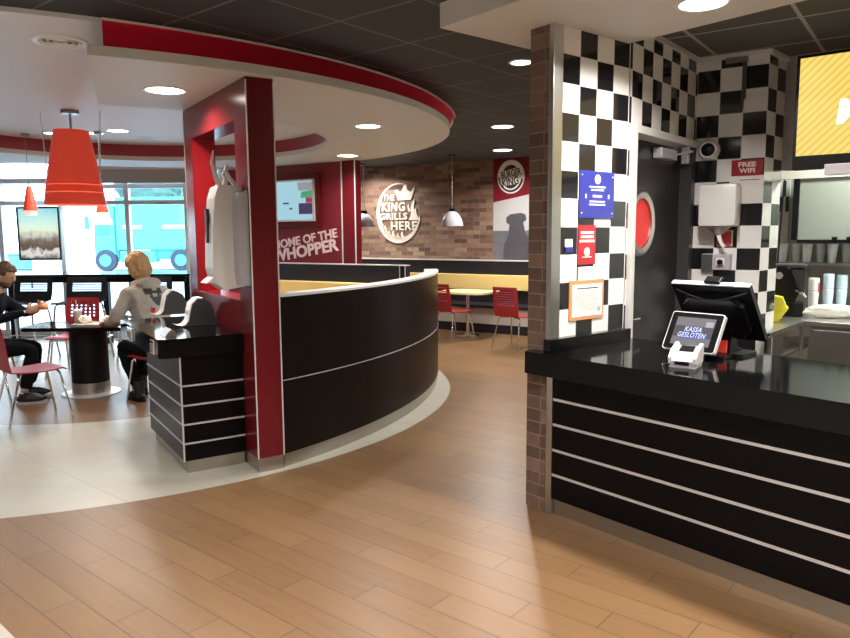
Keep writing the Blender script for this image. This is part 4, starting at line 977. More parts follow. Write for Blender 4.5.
for x in (.3, .85): obj('hanger', box(bm_new(), x - .02, x + .02, .02, .05, 2.72, CEIL), 'steel_dk', ms)

KO = Kk - U(39.7) * .045     # frame on the rear kitchen wall (x to the right, -y to the room)
def kp(x, y, z): return KO + U(YK) * x + Nn(YK) * y + Vec((0, 0, z))
def kx(px, py, y): P = KO + Nn(YK) * y; d = V(px, py, P, YK) - P; return d.dot(U(YK)), d.z
x0, z0 = kx(797, 240, -.55); _, z1 = kx(797, 181, -.55)
hd_ = thing('kitchen_hood', 'wide pale steel kitchen hood below the white tiled bulkhead', 'hood', kp(0, 0, 0), yawz(YK))
obj('front_panel', box(bm_new(), x0, x0 + 1.5, -.55, -.52, z0, z1 + .02, .004), 'greenish', hd_)
obj('top_panel', box(bm_new(), x0 - .25, x0 + 1.5, -.57, -.52, z1 + .02, z1 + .40), 'cream', hd_)
obj('bottom_edge', box(bm_new(), x0, x0 + 1.5, -.57, -.01, z0 - .025, z0), 'bplastic', hd_)
obj('side_panel', box(bm_new(), x0 - .05, x0, -.57, -.01, z0, z1 + .02), 'bplastic', hd_)
obj('pipe', tube(bm_new(), [(x0 - .12, -.56, z1 + .4), (x0 - .15, -.56, 1.7), (x0 - .16, -.56, 1.3)], .008, 10), 'bplastic', hd_)
for k in (.30, .42, .50): obj('hook', box(bm_new(), x0 + k, x0 + k + .045, -.60, -.57, z0 - .0, z0 + .03, .003), 'bplastic', hd_)
xs, zs = kx(779, 262, -.45)
sh = thing('cup_shelf', 'steel shelf holding a row of clear cups at the kitchen wall', 'shelf', kp(0, 0, 0), yawz(YK))
obj('shelf_board', box(bm_new(), xs - .05, xs + 1.7, -.47, -.02, zs - .03, zs), 'steel_dk', sh)
for x in (xs + .1, xs + 1.6): obj('bracket', prism(bm_new(), [(-.02, zs - .03), (-.38, zs - .03), (-.02, zs - .22)], x, x + .01, 'yz'), 'steel_dk', sh)
_, ztop = kx(779, 244, -.45)
hcup = ztop - zs
cupm = lathe(bm_new(), [(0, .004), (.032, 0), (.046, hcup * .85), (.050, hcup), (.046, hcup * .97), (.030, .008)], seg=16)
cup_me = mesh_of('clear_cup', cupm, 'clear', True)
CUPW = ('topmost clear cup','')
for i in range(10):
    xx = xs + .02 + i * .108; o = bpy.data.objects.new('clear_cup', cup_me); COL.objects.link(o); o.location = kp(xx, -.40 + .07 * (i % 2), zs + .001)
    tag(o, 'clear plastic cup in the row on the kitchen shelf', 'cup', 'clear cups on the kitchen shelf')
# steel counters
QA, QB = Vec((2.50, 5.09, 0)), Vec((3.12, 5.78, 0))
sc1 = thing('steel_counter', 'steel work counter with cupboard doors at the back of the kitchen', 'counter', (QB.x, QB.y, 0), yawz(YK))
dd1 = (KO - QB).dot(Nn(YK)) - .02
obj('worktop', box(bm_new(), .0, 1.7, 0, dd1, .885, .92, .003), 'steel', sc1)
obj('splash_back', box(bm_new(), -.30, 1.7, dd1, dd1 + .015, .92, 1.32), 'steel_dk', sc1)
obj('cabinet', box(bm_new(), .03, 1.7, .04, dd1 - .02, .10, .885), 'steel_dk', sc1)
for k in range(3): obj('door', box(bm_new(), .05 + k * .42, .45 + k * .42, .02, .04, .14, .85, .003), 'steel_dk', sc1)
sc2 = thing('side_counter', 'steel side counter with open shelves running back beside the checkered column', 'counter', (0, 0, 0), 0)
poly = [(2.50, 5.09), (3.12, 5.78), (3.12 + Nn(YK).x * .9, 5.78 + Nn(YK).y * .9), (2.62, 6.35), (2.72, 5.47)]
obj('worktop', prism(bm_new(), poly, .885, .92), 'steel', sc2)
def inset(poly, k):
    c = Vec((sum(p[0] for p in poly) / len(poly), sum(p[1] for p in poly) / len(poly))); return [tuple(c + (Vec(p) - c) * k) for p in poly]
obj('lower_shelf', prism(bm_new(), inset(poly, .93), .42, .445), 'steel_dk', sc2)
obj('middle_shelf', prism(bm_new(), inset(poly, .93), .68, .70), 'steel_dk', sc2)
obj('front_panel', prism(bm_new(), [(2.51, 5.11), (2.74, 5.365), (2.73, 5.375), (2.50, 5.12)], .0, .885), 'steel_dk', sc2)
for x, y in ((2.53, 5.14), (3.09, 5.76)): obj('leg', tube(bm_new(), [(x, y, 0), (x, y, .885)], .018, 8), 'steel', sc2)
# things standing on the steel counters
def on_k(px, py, z=.922): return Z(px, py, z)
p = on_k(790, 315)
dm = thing('drink_machine', 'black drink machine with see-through hopper behind the yellow bin', 'machine', p, yawz(118))
sc_k = .50 * (p - EYE).length / 6.6
obj('base', box(bm_new(), -.10, .10, -.12, .12, 0, .12, .008), 'bplastic', dm)
obj('column', prism(bm_new(), [(-.10, .10), (.02, .10), (.06, .20), (.02, .34), (-.05, .43), (-.14, .43), (-.18, .36), (-.16, .28)], -.10, .10, 'xz'), 'bplastic', dm)
obj('hopper', box(bm_new(), -.02, .10, -.08, .08, .20, .42, .02), 'brown_lens', dm)
obj('lid', box(bm_new(), -.13, .11, -.10, .10, .42, .45, .01), 'dgrey', dm)
obj('tap', tube(bm_new(), [(.04, -.10, .22), (.08, -.14, .21), (.11, -.14, .17)], .012, 8), 'chrome', dm)
obj('knob', xform(lathe(bm_new(), [(.03, 0), (.03, .02), (0, .02)], seg=18), Matrix.Translation((-.10, -.10, .35)) @ Matrix.Rotation(R(90), 4, 'X')), 'gplastic', dm)
p = on_k(774, 321)
yb2 = thing('yellow_bin', 'yellow plastic scoop bin standing beside the checkered column', 'bin', p, yawz(118))
obj('bin_body', prism(bm_new(), [(-.07, .0), (.03, .0), (.095, .10), (.055, .20), (-.03, .215), (-.07, .215)], -.07, .07, 'xz'), 'yellowbin', yb2)
obj('rim', prism(bm_new(), [(-.07, .10), (.090, .125), (.10, .11), (.09, .095), (-.07, .08)], -.075, .075, 'xz'), 'yellowbin', yb2)
for i, (px, pt_, m_, lb) in enumerate(((812.5, 278, 'cup', 'stack of white paper cups with red print, beside the drink machine'), (827, 274, 'cup_b', 'stack of pale blue cups between the white stack and the other blue stack'), (840.5, 275, 'cup_b', 'stack of pale blue cups standing furthest along the steel counter'))):
    p = on_k(px, 309); D_ = (p - EYE).dot(fw); hh = (309 - pt_) / F * D_; rr = 4.9 / F * D_
    t = thing('cup_stack', lb, 'cups', p, 0, None)
    obj('cup', lathe(bm_new(), [(0, 0), (rr * .8, 0), (rr, hh * .55), (rr * .92, hh * .56), (rr * .92, hh * .62)], seg=24), m_, t, smooth=True)
    bm = bm_new(); prof = [(rr * .92, hh * .60)]
    for k in range(6): z = hh * (.62 + k * .063); prof += [(rr * 1.01, z), (rr * 1.01, z + .008), (rr * .95, z + .009)]
    prof += [(rr * .95, hh), (0, hh)]
    obj('nested_cup', lathe(bm, prof, seg=24), m_, t, smooth=30)
    if i == 0: obj('red_print', lathe(bm_new(), [(rr * 1.015, hh * .55), (rr * 1.02, hh * .80), (rr * 1.02, hh * .85)], seg=12, a0=R(-75), a1=R(-25)), 'redink', t)
p = on_k(832, 318)
tag(obj('plastic_bag', crumple(.12, (1.9, .55, .55), 3.3, .25), 'bag', None, 50, p, yawz(YK - 20)), 'crumpled white plastic bag lying before the cup stacks', 'bag')

# ================================================================== OUTSIDE
struct('ground_outside', box(bm_new(), -90, 40, 11.72, 120, -.12, -.02), 'asphalt')
tk = thing('lorry', 'turquoise lorry with long curtain-sided trailer parked outside the window', 'lorry', (-11.25, 34.0, -.02), R(0))
# x: cab at the left (-) ; trailer to the right
obj('trailer_box', box(bm_new(), -3.42, 12.2, 0, 2.5, 1.02, 3.5, .05), 'truck', tk)
for a_, b_q in ((-3.1, -2.2), (-1.2, .1), (.35, 2.0)): obj('stripe', box(bm_new(), a_, b_q, -.02, 0, 2.02, 2.18), 'wplastic', tk)
obj('cab', prism(bm_new(), [(-4.45, .45), (-3.55, .45), (-3.55, 3.1), (-4.0, 3.2), (-4.35, 2.9), (-4.5, 2.2), (-4.55, 1.2)], .1, 2.5, 'xz'), 'truck', tk)
obj('side_window', prism(bm_new(), [(-4.35, 1.75), (-3.85, 1.75), (-3.85, 2.4), (-4.25, 2.4)], .06, .1, 'xz'), 'truck_b', tk)
obj('gap_panel', box(bm_new(), -3.55, -3.42, .2, 2.3, .6, 3.0), 'truck_b', tk)
obj('chassis', box(bm_new(), -1.9, 12.2, .15, 2.4, .55, 1.02), 'truck_b', tk)
obj('fuel_tank', box(bm_new(), -3.3, -1.6, .02, .6, .42, .95, .06), 'truck', tk)
obj('side_guard', box(bm_new(), 1.1, 6.4, .0, .05, .28, .78, .02), 'wplastic', tk)
obj('side_guard', box(bm_new(), 1.4, 6.2, -.02, .0, .44, .60), 'truck_b', tk)
for x in (-4.0, -.4, 10.9):
    wl = obj('wheel', xform(lathe(bm_new(), [(0, 0), (.50, 0), (.52, .05), (.52, .26), (.50, .30), (0, .30)], seg=32), Matrix.Translation((x, .3, .52)) @ Matrix.Rotation(R(90), 4, 'X')), 'tyre', tk, smooth=30)
    obj('hub', xform(lathe(bm_new(), [(0, 0), (.25, 0), (.28, .02)], seg=24), Matrix.Translation((x, -.02, .52)) @ Matrix.Rotation(R(90), 4, 'X')), 'truck', wl)
bm = bm_new(); tube(bm, [(-4.2, .0, 2.9), (-4.75, -.1, 3.0), (-4.75, -.1, 2.5)], .03, 8); box(bm, -4.85, -4.65, -.16, -.04, 2.0, 2.6, .03); obj('mirror', bm, 'truck_b', tk)
def blob_tree(x, y, h, w_, label, seed):
    t = thing('tree', label, 'tree', (x, y, -.02), 0, None)
    bm = bm_new(); bmesh.ops.create_icosphere(bm, subdivisions=5, radius=1)
    for v in bm.verts:
        n = noise.noise(v.co * 1.6 + Vec((seed, 0, 0))) * .45 + noise.noise(v.co * 5 + Vec((seed, 0, 0))) * .22 + noise.noise(v.co * 13) * .10
        v.co = v.co * (1 + n); v.co = Vec((v.co.x * w_, v.co.y * w_, v.co.z * h * .36 + h * .62))
    obj('crown', bm, 'foliage', t, 180); obj('trunk', tube(bm_new(), [(0, 0, 0), (.1, 0, h * .5)], .18, 8), 'hair', t)
for i, (x, y, h, w_, l) in enumerate(((-24.5, 66, 8.6, 3.0, 'rounded tree behind the lorry trailer'), (-18.0, 61, 7.6, 2.2, 'narrow tree behind the lorry beside the rounded one'))): blob_tree(x, y, h, w_, l, i * 3.7)
for x, y, w_, l in ((-17.9, 27.5, .5, 'blue bin outside by the window post under the poster'), (-15.9, 27.5, .9, 'wide blue bin outside beside the lorry cab')):
    b = thing('waste_bin', l, 'bin', (x, y, -.02), 0)
    obj('bin_body', box(bm_new(), -w_ / 2, w_ / 2, 0, .5, 0, .95, .04), 'bluebox', b); obj('lid', box(bm_new(), -w_ / 2 - .03, w_ / 2 + .03, -.03, .53, .95, 1.02, .02), 'bluebox', b)
rk = tag(obj('bike_rack', tube(bm_new(), [(-.35, 0, 0), (-.35, 0, .62), (.35, 0, .62), (.35, 0, 0)], .03, 8), 'dgrey', None, None, (-13.1, 23.0, -.02)), 'small metal hoop stand outside beyond the window', 'stand')

# kitchen strip lights
for i, (x, y) in enumerate(((.6, -.95), (1.9, -.95))):
    t = thing('kitchen_light', 'flat kitchen ceiling light behind the tiled bulkhead', 'light', kp(x, y, CEIL - .001), yawz(YK), 'kitchen ceiling lights')
    obj('frame', box(bm_new(), -.31, .31, -.11, .11, -.02, 0), 'wplastic', t); obj('diffuser', box(bm_new(), -.29, .29, -.09, .09, -.024, -.02), 'diff', t)
    l = bpy.data.lights.new('kitchen_lamp', 'AREA'); l.shape = 'RECTANGLE'; l.size = .58; l.size_y = .18; l.energy = 85; l.color = (.93, 1, .90)
    lo_ = bpy.data.objects.new('kitchen_lamp', l); COL.objects.link(lo_); lo_.parent = t; lo_.location = (0, 0, -.03)

# ================================================================== PEOPLE
from mathutils.bvhtree import BVHTree
def eval_bm(o):
    bpy.context.view_layer.update()
    dg = bpy.context.evaluated_depsgraph_get(); me = bpy.data.meshes.new_from_object(o.evaluated_get(dg))
    bm = bm_new(); bm.from_mesh(me); bpy.data.meshes.remove(me); return bm
def skin_bm(pts, edges, root=0, sub=1):
    me = bpy.data.meshes.new('sk'); me.from_pydata([p[0] for p in pts], edges, [])
    o = bpy.data.objects.new('sk', me); COL.objects.link(o)
    md = o.modifiers.new('s', 'SKIN'); md.use_smooth_shade = True
    for i, p in enumerate(pts):
        r = p[1]; me.skin_vertices[0].data[i].radius = r if isinstance(r, tuple) else (r, r)
        me.skin_vertices[0].data[i].use_root = (i == root)
    ss = o.modifiers.new('u', 'SUBSURF'); ss.levels = sub; ss.render_levels = sub
    bm = eval_bm(o); bpy.data.objects.remove(o); bpy.data.meshes.remove(me); return bm
def remesh(bm, vox):
    me = bpy.data.meshes.new('r'); bm.to_mesh(me); bm.free(); o = bpy.data.objects.new('r', me); COL.objects.link(o)
    md = o.modifiers.new('r', 'REMESH'); md.mode = 'VOXEL'; md.voxel_size = vox
    sm = o.modifiers.new('m', 'SMOOTH'); sm.iterations = 3; sm.factor = .5
    b = eval_bm(o); bpy.data.objects.remove(o); bpy.data.meshes.remove(me); return b
def ell(c, s, rot=None, sub=3):
    bm = bm_new(); bmesh.ops.create_icosphere(bm, subdivisions=sub, radius=1)
    m = Matrix.Translation(Vec(c)) @ (rot.to_4x4() if rot else Matrix()) @ Matrix.Diagonal((s[0], s[1], s[2], 1))
    return xform(bm, m)
def basis(fwd, upv=Vec((0, 0, 1))):
    f = Vec(fwd).normalized(); r = f.cross(upv).normalized(); u = r.cross(f)
    return Matrix((r, f, u)).transposed()
def head_bm(c, fwd, tilt=0., k=1.):
    B = basis(fwd) @ Matrix.Rotation(tilt, 3, 'X')
    bm = bm_new(); bmesh.ops.create_icosphere(bm, subdivisions=4, radius=1)
    for v in bm.verts:
        x, y, z = v.co
        w = 1 - .28 * max(0, -z) ** 1.3
        X_, Y_, Z_ = x * .078 * w, y * .098 * (1 - .14 * max(0, -z)), z * .122
        if y > 0:
            Y_ += .026 * math.exp(-(x / .16) ** 2 - ((z + .12) / .20) ** 2)      # nose
            Y_ += .010 * math.exp(-(x / .30) ** 2 - ((z + .55) / .12) ** 2)      # lips
            Y_ += .012 * math.exp(-(x / .32) ** 2 - ((z + .88) / .16) ** 2)      # chin
            Y_ -= .010 * (math.exp(-((abs(x) - .36) / .17) ** 2 - ((z - .06) / .13) ** 2))   # sockets
            Y_ += .006 * math.exp(-((z - .28) / .12) ** 2) * (1 - abs(x)) 
        v.co = Vec((X_, Y_, Z_))
    for s in (-1, 1): join_bm(bm, ell((s * .080, -.008, -.008), (.010, .022, .034)))
    return xform(bm, Matrix.Translation(Vec(c)) @ (B.to_4x4()) @ Matrix.Scale(k, 4)), B
def hand_bm(wrist, fwd, palm_n, side=1, curl=.5, k=1.06):
    """fwd: wrist->knuckles, palm_n: direction the palm faces; side: +1 thumb along cross(fwd, palm_n)"""
    f = Vec(fwd).normalized(); n = Vec(palm_n); n = (n - f * n.dot(f)).normalized(); s = f.cross(n).normalized() * side
    bm = bm_new()
    Bm = Matrix((s, f, n)).transposed()
    join_bm(bm, ell(Vec(wrist) + f * .045 * k, (.040 * k, .050 * k, .016 * k), Bm))
    for i, (off, L) in enumerate(((.030, .075), (.010, .085), (-.010, .078), (-.029, .060))):
        a = Vec(wrist) + f * .078 * k + s * off * k
        d1 = (f * cos(curl * .5) + n * sin(curl * .5)); d2 = (f * cos(curl * 1.4) + n * sin(curl * 1.4)); d3 = (f * cos(curl * 2.2) + n * sin(curl * 2.2))
        p1 = a + d1 * L * .42 * k; p2 = p1 + d2 * L * .32 * k; p3 = p2 + d3 * L * .26 * k
        tube(bm, [a - f * .02 * k, a, p1, p2, p3], .009, 8, rs=[.009 * k, .0095 * k, .0088 * k, .008 * k, .0055 * k])
    a = Vec(wrist) + f * .022 * k + s * .034 * k; d = (f * .72 + s * .55 + n * .42).normalized(); d2 = (f * .85 + s * .1 + n * .5).normalized()
    tube(bm, [a - s * .015 * k, a, a + d * .038 * k, a + d * .038 * k + d2 * .030 * k], .011, 8, rs=[.012 * k, .0125 * k, .0105 * k, .007 * k])
    return bm
def shoe_bm(ankle, fwd, k=1.06, boot=False):
    f = Vec((fwd[0], fwd[1], 0)).normalized(); B = basis(f); a = Vec((ankle[0], ankle[1], 0))
    bm = ell((0, 0, 0), (.048, .135, .05)); 
    for v in bm.verts:
        v.co.z = max(v.co.z, -.032) * (1.0 if v.co.y < .02 else 1 - .35 * (v.co.y - .02) / .12)
    xform(bm, Matrix.Translation(a + f * .055 * k + Vec((0, 0, .050 * k))) @ B.to_4x4() @ Matrix.Scale(k, 4))
    tube(bm, [a + Vec((0, 0, .04)), a + Vec((0, 0, .11 if not boot else .2)) ], .05, 14, rs=[.05, .052])
    return bm
def sole_bm(ankle, fwd, k=1.06):
    f = Vec((fwd[0], fwd[1], 0)).normalized(); B = basis(f); a = Vec((ankle[0], ankle[1], 0))
    pts = [(.047 * cos(t) * (1 - .12 * sin(t)), .136 * sin(t)) for t in [2 * PI * i / 28 for i in range(28)]]
    bm = prism(bm_new(), pts, 0, .024)
    return xform(bm, Matrix.Translation(a + f * .055 * k) @ B.to_4x4() @ Matrix.Scale(k, 4))
def fwd_of(yaw): return Vec((sin(R(yaw)), cos(R(yaw)), 0))

def person(label, fat, yaw, hip, chest, neck, headc, headyaw, tilt, arms, legs, top, bottom, shoemat, hair_mat, hood=False, hair_long=False, hands=None, boot=False):
    t = thing('person', label, 'person', (0, 0, 0), 0)
    f = fwd_of(yaw); r = Vec((f.y, -f.x, 0))
    hip, chest, neck, headc = map(Vec, (hip, chest, neck, headc))
    # --- body: one continuous surface
    pts = [(hip, (.12, .10)), (chest, (.12, .09)), (neck - Vec((0, 0, .03)), (.07, .06)), (neck + (headc - neck) * .35, .052), (headc - Vec((0, 0, .04)), .052)]
    ed = [(0, 1), (1, 2), (2, 3), (3, 4)]
    for sh, el, wr in arms:
        b = len(pts); pts += [(Vec(sh), .05), (Vec(el), .038), (Vec(wr), .026)]; ed += [(2, b), (b, b + 1), (b + 1, b + 2)]
    for hj, kn, an in legs:
        b = len(pts); pts += [(Vec(hj), .075), (Vec(kn), .052), (Vec(an), .036)]; ed += [(0, b), (b, b + 1), (b + 1, b + 2)]
    bm = skin_bm(pts, ed)
    hb, HB = head_bm(headc, fwd_of(headyaw), tilt); join_bm(bm, hb)
    for h in hands: join_bm(bm, hand_bm(*h))
    bm = remesh(bm, .0075)
    obj('body', bm, 'skin', t, 180)
    # --- top
    side = .165
    pts = [(hip + Vec((0, 0, .02)), (.17, .15)), ((hip + chest) / 2 - f * .01, (.165, .145)), (chest, (.175, .14)), (neck - Vec((0, 0, .075)), (.135, .10)), (neck - Vec((0, 0, .02)), (.075, .07))]
    ed = [(0, 1), (1, 2), (2, 3), (3, 4)]
    for sh, el, wr in arms:
        b = len(pts); sh, el, wr = Vec(sh), Vec(el), Vec(wr)
        pts += [(sh, .088), ((sh + el) / 2, .072), (el, .062), ((el + wr) / 2, .055), (wr - (wr - el).normalized() * .01, .043)]
        ed += [(3, b), (b, b + 1), (b + 1, b + 2), (b + 2, b + 3), (b + 3, b + 4)]
    pts = [(c_, (q[0] * fat, q[1] * fat) if isinstance(q, tuple) else q * (fat * .5 + .5)) for c_, q in pts]
    bm = skin_bm(pts, ed)
    if hood:
        q = neck - f * .075 - Vec((0, 0, .0))
        join_bm(bm, ell(q, (.135, .075, .06), basis(f) @ Matrix.Rotation(R(-25), 3, 'X')))
        join_bm(bm, ell(q - f * .045 - Vec((0, 0, .045)), (.10, .05, .085), basis(f) @ Matrix.Rotation(R(-15), 3, 'X')))
        for s in (-1, 1): join_bm(bm, ell(neck + r * s * .075 + f * .0 + Vec((0, 0, -.005)), (.045, .085, .045), basis(f)))
    bm = remesh(bm, .012)
    for v in bm.verts:
        n = noise.noise(v.co * 7) * .010 + noise.noise(Vec((v.co.x * 14, v.co.y * 14, v.co.z * 22))) * .006
        v.co += v.normal * n
    topo = obj('hoodie' if hood else 'sweater', bm, top, t, 180)
    # --- trousers
    pts = [(hip - Vec((0, 0, .0)), (.165, .135)), (hip - Vec((0, 0, .03)), (.16, .12))]; ed = [(0, 1)]
    for hj, kn, an in legs:
        b = len(pts); hj, kn, an = Vec(hj), Vec(kn), Vec(an)
        pts += [(hj, .105), ((hj + kn) / 2, .092), (kn, .078), ((kn + an) / 2, .07), (an + (kn - an) * .08, .062)]
        ed += [(1, b), (b, b + 1), (b + 1, b + 2), (b + 2, b + 3), (b + 3, b + 4)]
    bm = remesh(skin_bm(pts, ed), .012)
    for v in bm.verts: v.co += v.normal * noise.noise(v.co * 9) * .008
    obj('trousers', bm, bottom, t, 180)
    for (hj, kn, an), fy in zip(legs, (yaw, yaw)):
        sh_ = obj('boot' if boot else 'shoe', shoe_bm(an, fwd_of(fy), boot=boot), shoemat, t, 60); obj('sole', sole_bm(an, fwd_of(fy)), 'black_m' if boot else 'gplastic', sh_)
    # --- hair
    bm = bm_new(); bmesh.ops.create_icosphere(bm, subdivisions=5, radius=1)
    for v in bm.verts:
        x, y, z = v.co; k = 1.0
        cut = (y > .35 and z < .45) or (y > -.05 and z < -.05)
        if not hair_long: cut = cut or z < -.62
        n = noise.noise(Vec((x * 3, y * 3, z * 1.5))) * .10 + noise.noise(Vec((x * 9, y * 9, z * 3))) * .07 + noise.noise(Vec((x * 22, y * 22, z * 6))) * .035
        sc = (1.0 if not cut else .80) + n * (0 if cut else 1)
        add = .036 if hair_long else .014
        v.co = Vec((x * (.080 + add) * sc, y * (.098 + add) * sc, z * (.122 + add * .8) * sc + (.0)))
        if hair_long and z < -.2 and y < .3: v.co.z -= .02; v.co.x *= 1.12
    xform(bm, Matrix.Translation(headc + Vec((0, 0, .006))) @ HB.to_4x4())
    obj('hair', bm, hair_mat, t, 180)
    e = bm_new()
    for s in (-1, 1): join_bm(e, xform(ell((s * .029, .086, .006), (.011, .007, .006)), Matrix.Translation(headc) @ HB.to_4x4()))
    obj('eyes', e, 'ink', t, True)
    return t, topo, HB, f, r

# person in the grey hoodie (facing the table, back partly to the camera)
W_yaw = -52; f = fwd_of(W_yaw); r = Vec((f.y, -f.x, 0))
hip = Vec((-2.68, 6.98, .60)); chest = Vec((-2.74, 7.05, .90)); neck = Vec((-2.83, 7.14, 1.175)); hd = Vec((-2.91, 7.20, 1.345))
shL = neck - Vec((0, 0, .10)) - r * .185 - f * .01; shR = neck - Vec((0, 0, .10)) + r * .185
elL = Vec((-3.03, 6.86, .835)); wrL = Vec((-3.20, 7.08, .795)); elR = Vec((-2.86, 7.52, .84)); wrR = Vec((-3.12, 7.56, .80))
kL = hip + f * .47 - r * .10 - Vec((0, 0, .06)); kR = hip + f * .47 + r * .12 - Vec((0, 0, .06))
aL = Vec((-2.88, 7.0, .10)); aR = Vec((-2.98, 7.33, .10))
pw, top, HB, f, r = person('person with short blonde hair in a grey hoodie eating at the black table', 1.17, W_yaw, hip, chest, neck, hd, -62, R(-14),
    [(shL, elL, wrL), (shR, elR, wrR)], [(hip - r * .09 - Vec((0, 0, .05)), kL, aL), (hip + r * .09 - Vec((0, 0, .05)), kR, aR)],
    'hoodie', 'trousers', 'boots', 'blonde', hood=True, hair_long=True, boot=True,
    hands=[(wrL, (wrL - elL), (0, 0, -1), 1, .5), (wrR, (wrR - elR), (0, 0, -1), -1, .5)])
# dark print on the back of the hoodie, draped over the cloth
bmt = bm_new(); bmt.from_mesh(top.data); bvh = BVHTree.FromBMesh(bmt); bmt.free()
bm = bm_new(); gv = {}; cpt = chest + Vec((0, 0, .15)) - f * .0 
for i in range(17):
    for j in range(15):
        a = (i / 16 - .5) * .20; b = (j / 14 - .5) * .17
        o_ = cpt - f * .6 + r * (a + .02) + Vec((0, 0, b)); h = bvh.ray_cast(o_, f)
        if h[0]: gv[i, j] = bm.verts.new(h[0] + h[1] * .003)
for i in range(16):
    for j in range(14):
        x = (i + .5) / 16 * 2 - 1; y = (j + .5) / 14 * 2 - 1
        ok = abs(x) < (.95 if y > .35 else .62 - .35 * abs(y)) and not (abs(x) < .22 and abs(y - .15) < .22) and not (y > .7 and abs(x) < .3)
        q = [gv.get((i + a, j + b)) for a, b in ((0, 0), (1, 0), (1, 1), (0, 1))]
        if ok and all(q): bm.faces.new(q)
bmesh.ops.delete(bm, geom=[v for v in bm.verts if not v.link_faces], context='VERTS')
obj('back_print', bm, 'ink', top)

# man in dark blue at the picture edge
M_yaw = 74; f = fwd_of(M_yaw); r = Vec((f.y, -f.x, 0))
hip = Vec((-4.40, 6.97, .60)); chest = Vec((-4.34, 6.99, .90)); neck = Vec((-4.26, 7.02, 1.115)); hd = Vec((-4.175, 7.04, 1.275))
shR = neck - Vec((0, 0, .10)) + r * .185; shL = neck - Vec((0, 0, .10)) - r * .185
elR = Vec((-4.17, 6.80, .84)); wrR = Vec((-3.95, 6.98, .915)); elL = Vec((-4.12, 7.26, .86)); wrL = Vec((-3.93, 7.17, .935))
kR = hip + f * .47 + r * .10 - Vec((0, 0, .06)); kL = hip + f * .47 - r * .10 - Vec((0, 0, .06))
aR = Vec((-3.98, 6.90, .10)); aL = Vec((-4.10, 7.20, .10))
pm_, topm, HBm, f, r = person('bearded man in a dark blue sweater bent over his food at the black table', 1.0, M_yaw, hip, chest, neck, hd, 78, R(-22),
    [(shR, elR, wrR), (shL, elL, wrL)], [(hip + r * .09 - Vec((0, 0, .05)), kR, aR), (hip - r * .09 - Vec((0, 0, .05)), kL, aL)],
    'navy', 'trousers', 'boots', 'hair', hood=False, hair_long=False,
    hands=[(wrR, (wrR - elR) + Vec((0, .02, 0)), Vec((-.3, .9, .2)), 1, .75), (wrL, (wrL - elL), Vec((0, -.9, .1)), -1, .75)])
bm = bm_new(); bmesh.ops.create_icosphere(bm, subdivisions=4, radius=1)
for v in bm.verts:
    x, y, z = v.co; n = noise.noise(v.co * 8) * .05
    v.co = Vec((x * .062 * (1 + n), y * .062 * (1 + n) + .028, z * .046 * (1 + n) - .082))
xform(bm, Matrix.Translation(hd) @ HBm.to_4x4()); obj('beard', bm, 'hair', pm_, 180)

# ================================================================== LIGHT FITTINGS
def downlight(p, power, label, r=.11, group='recessed downlights', col=(1, .945, .89), spread=150):
    t = thing('downlight', label, 'light', p, 0, group)
    obj('trim_ring', lathe(bm_new(), [(r, 0), (r, -.006), (r + .018, -.008), (r + .022, 0)], seg=32), 'wplastic', t, smooth=True)
    obj('diffuser', lathe(bm_new(), [(0, -.004), (r, -.004)], seg=32), 'diff', t)
    l = bpy.data.lights.new('downlight_lamp', 'AREA'); l.shape = 'DISK'; l.size = r * 1.8; l.energy = power; l.color = col; l.spread = R(spread)
    lo_ = bpy.data.objects.new('downlight_lamp', l); COL.objects.link(lo_); lo_.parent = t; lo_.location = (0, 0, -.012)
    return t
for px, z, pw, label, r in [
    ((165, 90), 2.687, 26, 'bright round downlight in the dropped ceiling beside the red portal', .13),
    ((368, 126), 2.687, 26, 'round downlight in the wide part of the round dropped ceiling above the curved partition', .115),
    ((347.5, 155.5), 2.687, 26, 'round downlight near the far rim of the dropped ceiling above the red screen wall', .13),
    ((118, 130.5), 2.90, 26, 'round downlight in the raised ceiling centre just past the big red lamp', .115),
    ((53, 133), 2.90, 14, 'round downlight in the raised ceiling, on the window side of the big red lamp', .10),
    ((94, 133), 2.90, 14, 'round downlight half hidden behind the top of the big red lamp', .10),
    ((521, 62), CEIL, 40, 'bright downlight in the black tiled ceiling beside the brick pillar', .075),
    ((502.5, 126.5), CEIL, 55, 'upper of two downlights in the black ceiling above the round logo banner', .125),
    ((502.5, 150), CEIL, 65, 'downlight in the black ceiling right above the round logo banner', .14),
    ((356.5, 164.5), CEIL, 55, 'small far downlight beside the red post in front of the brick wall', .12),
    ((703, 3), 2.797, 55, 'large bright downlight in the pale soffit above the counter', .115)]:
    downlight(Z(px[0], px[1], z), pw, label, r)
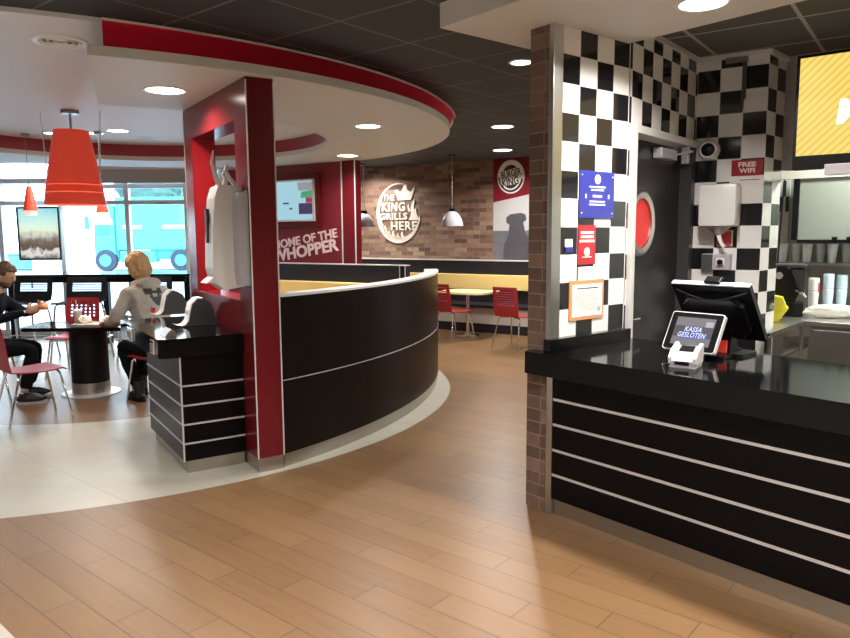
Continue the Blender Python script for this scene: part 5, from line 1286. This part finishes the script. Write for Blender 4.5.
for x, y, z, pw in [(-3.4, 1.6, CEIL, 50), (-1.6, 1.2, CEIL, 60), (.2, 1.6, CEIL, 60), (1.7, .6, CEIL, 50), (-3.4, -1, CEIL, 40), (-1, -1, CEIL, 40), (1.5, -1, CEIL, 40), (2.45, 2.5, 2.797, 50), (-5.6, 3.5, CEIL, 40)]:
    downlight(Vec((x, y, z)), pw, 'unseen downlight added in the ceiling to fill the room with light', .11, 'added fill downlights out of view')  # out of view, added as fill light for the room

for n_, lx, lz, sx_, sz_ in (('window_portal', -5.7, 1.48, 4.9, 2.76),):
    l = bpy.data.lights.new(n_, 'AREA'); l.shape = 'RECTANGLE'; l.size = sx_; l.size_y = sz_; l.cycles.is_portal = True
    o = bpy.data.objects.new(n_, l); COL.objects.link(o); o.location = (lx, YW + .09, lz); o.rotation_euler = (R(-90), 0, 0)
for m in bpy.data.materials:
    if m.name not in ('menu_yellow',): m.cycles.emission_sampling = 'NONE'

# ================================================================== CAMERA, LIGHT, WORLD
cam = bpy.data.cameras.new('camera'); cam.sensor_width = 36; cam.sensor_fit = 'HORIZONTAL'; cam.lens = 36 * F / 850; cam.clip_end = 300
co = bpy.data.objects.new('camera', cam); COL.objects.link(co)
co.matrix_world = Matrix(((rt.x, up.x, -fw.x, EYE.x), (rt.y, up.y, -fw.y, EYE.y), (rt.z, up.z, -fw.z, EYE.z), (0, 0, 0, 1)))
scene.camera = co
w = bpy.data.worlds.new('world'); scene.world = w; w.use_nodes = True
nt = w.node_tree; bg = nt.nodes['Background']
tc = nd(nt, 'ShaderNodeTexCoord'); s = nd(nt, 'ShaderNodeSeparateXYZ'); lk(nt, tc.outputs['Generated'], s.inputs[0])
mr = nd(nt, 'ShaderNodeMapRange'); mr.inputs[1].default_value = -.05; mr.inputs[2].default_value = .5; lk(nt, s.outputs[2], mr.inputs[0])
lk(nt, mixc(nt, mr.outputs[0], (.88, .95, 1.0), (.60, .78, 1.0)), bg.inputs[0])
bg.inputs[1].default_value = 8.5
vs = scene.view_settings; vs.view_transform = 'Standard'; vs.look = 'None'; vs.exposure = 0.0; vs.gamma = 1.0; vs.use_curve_mapping = False
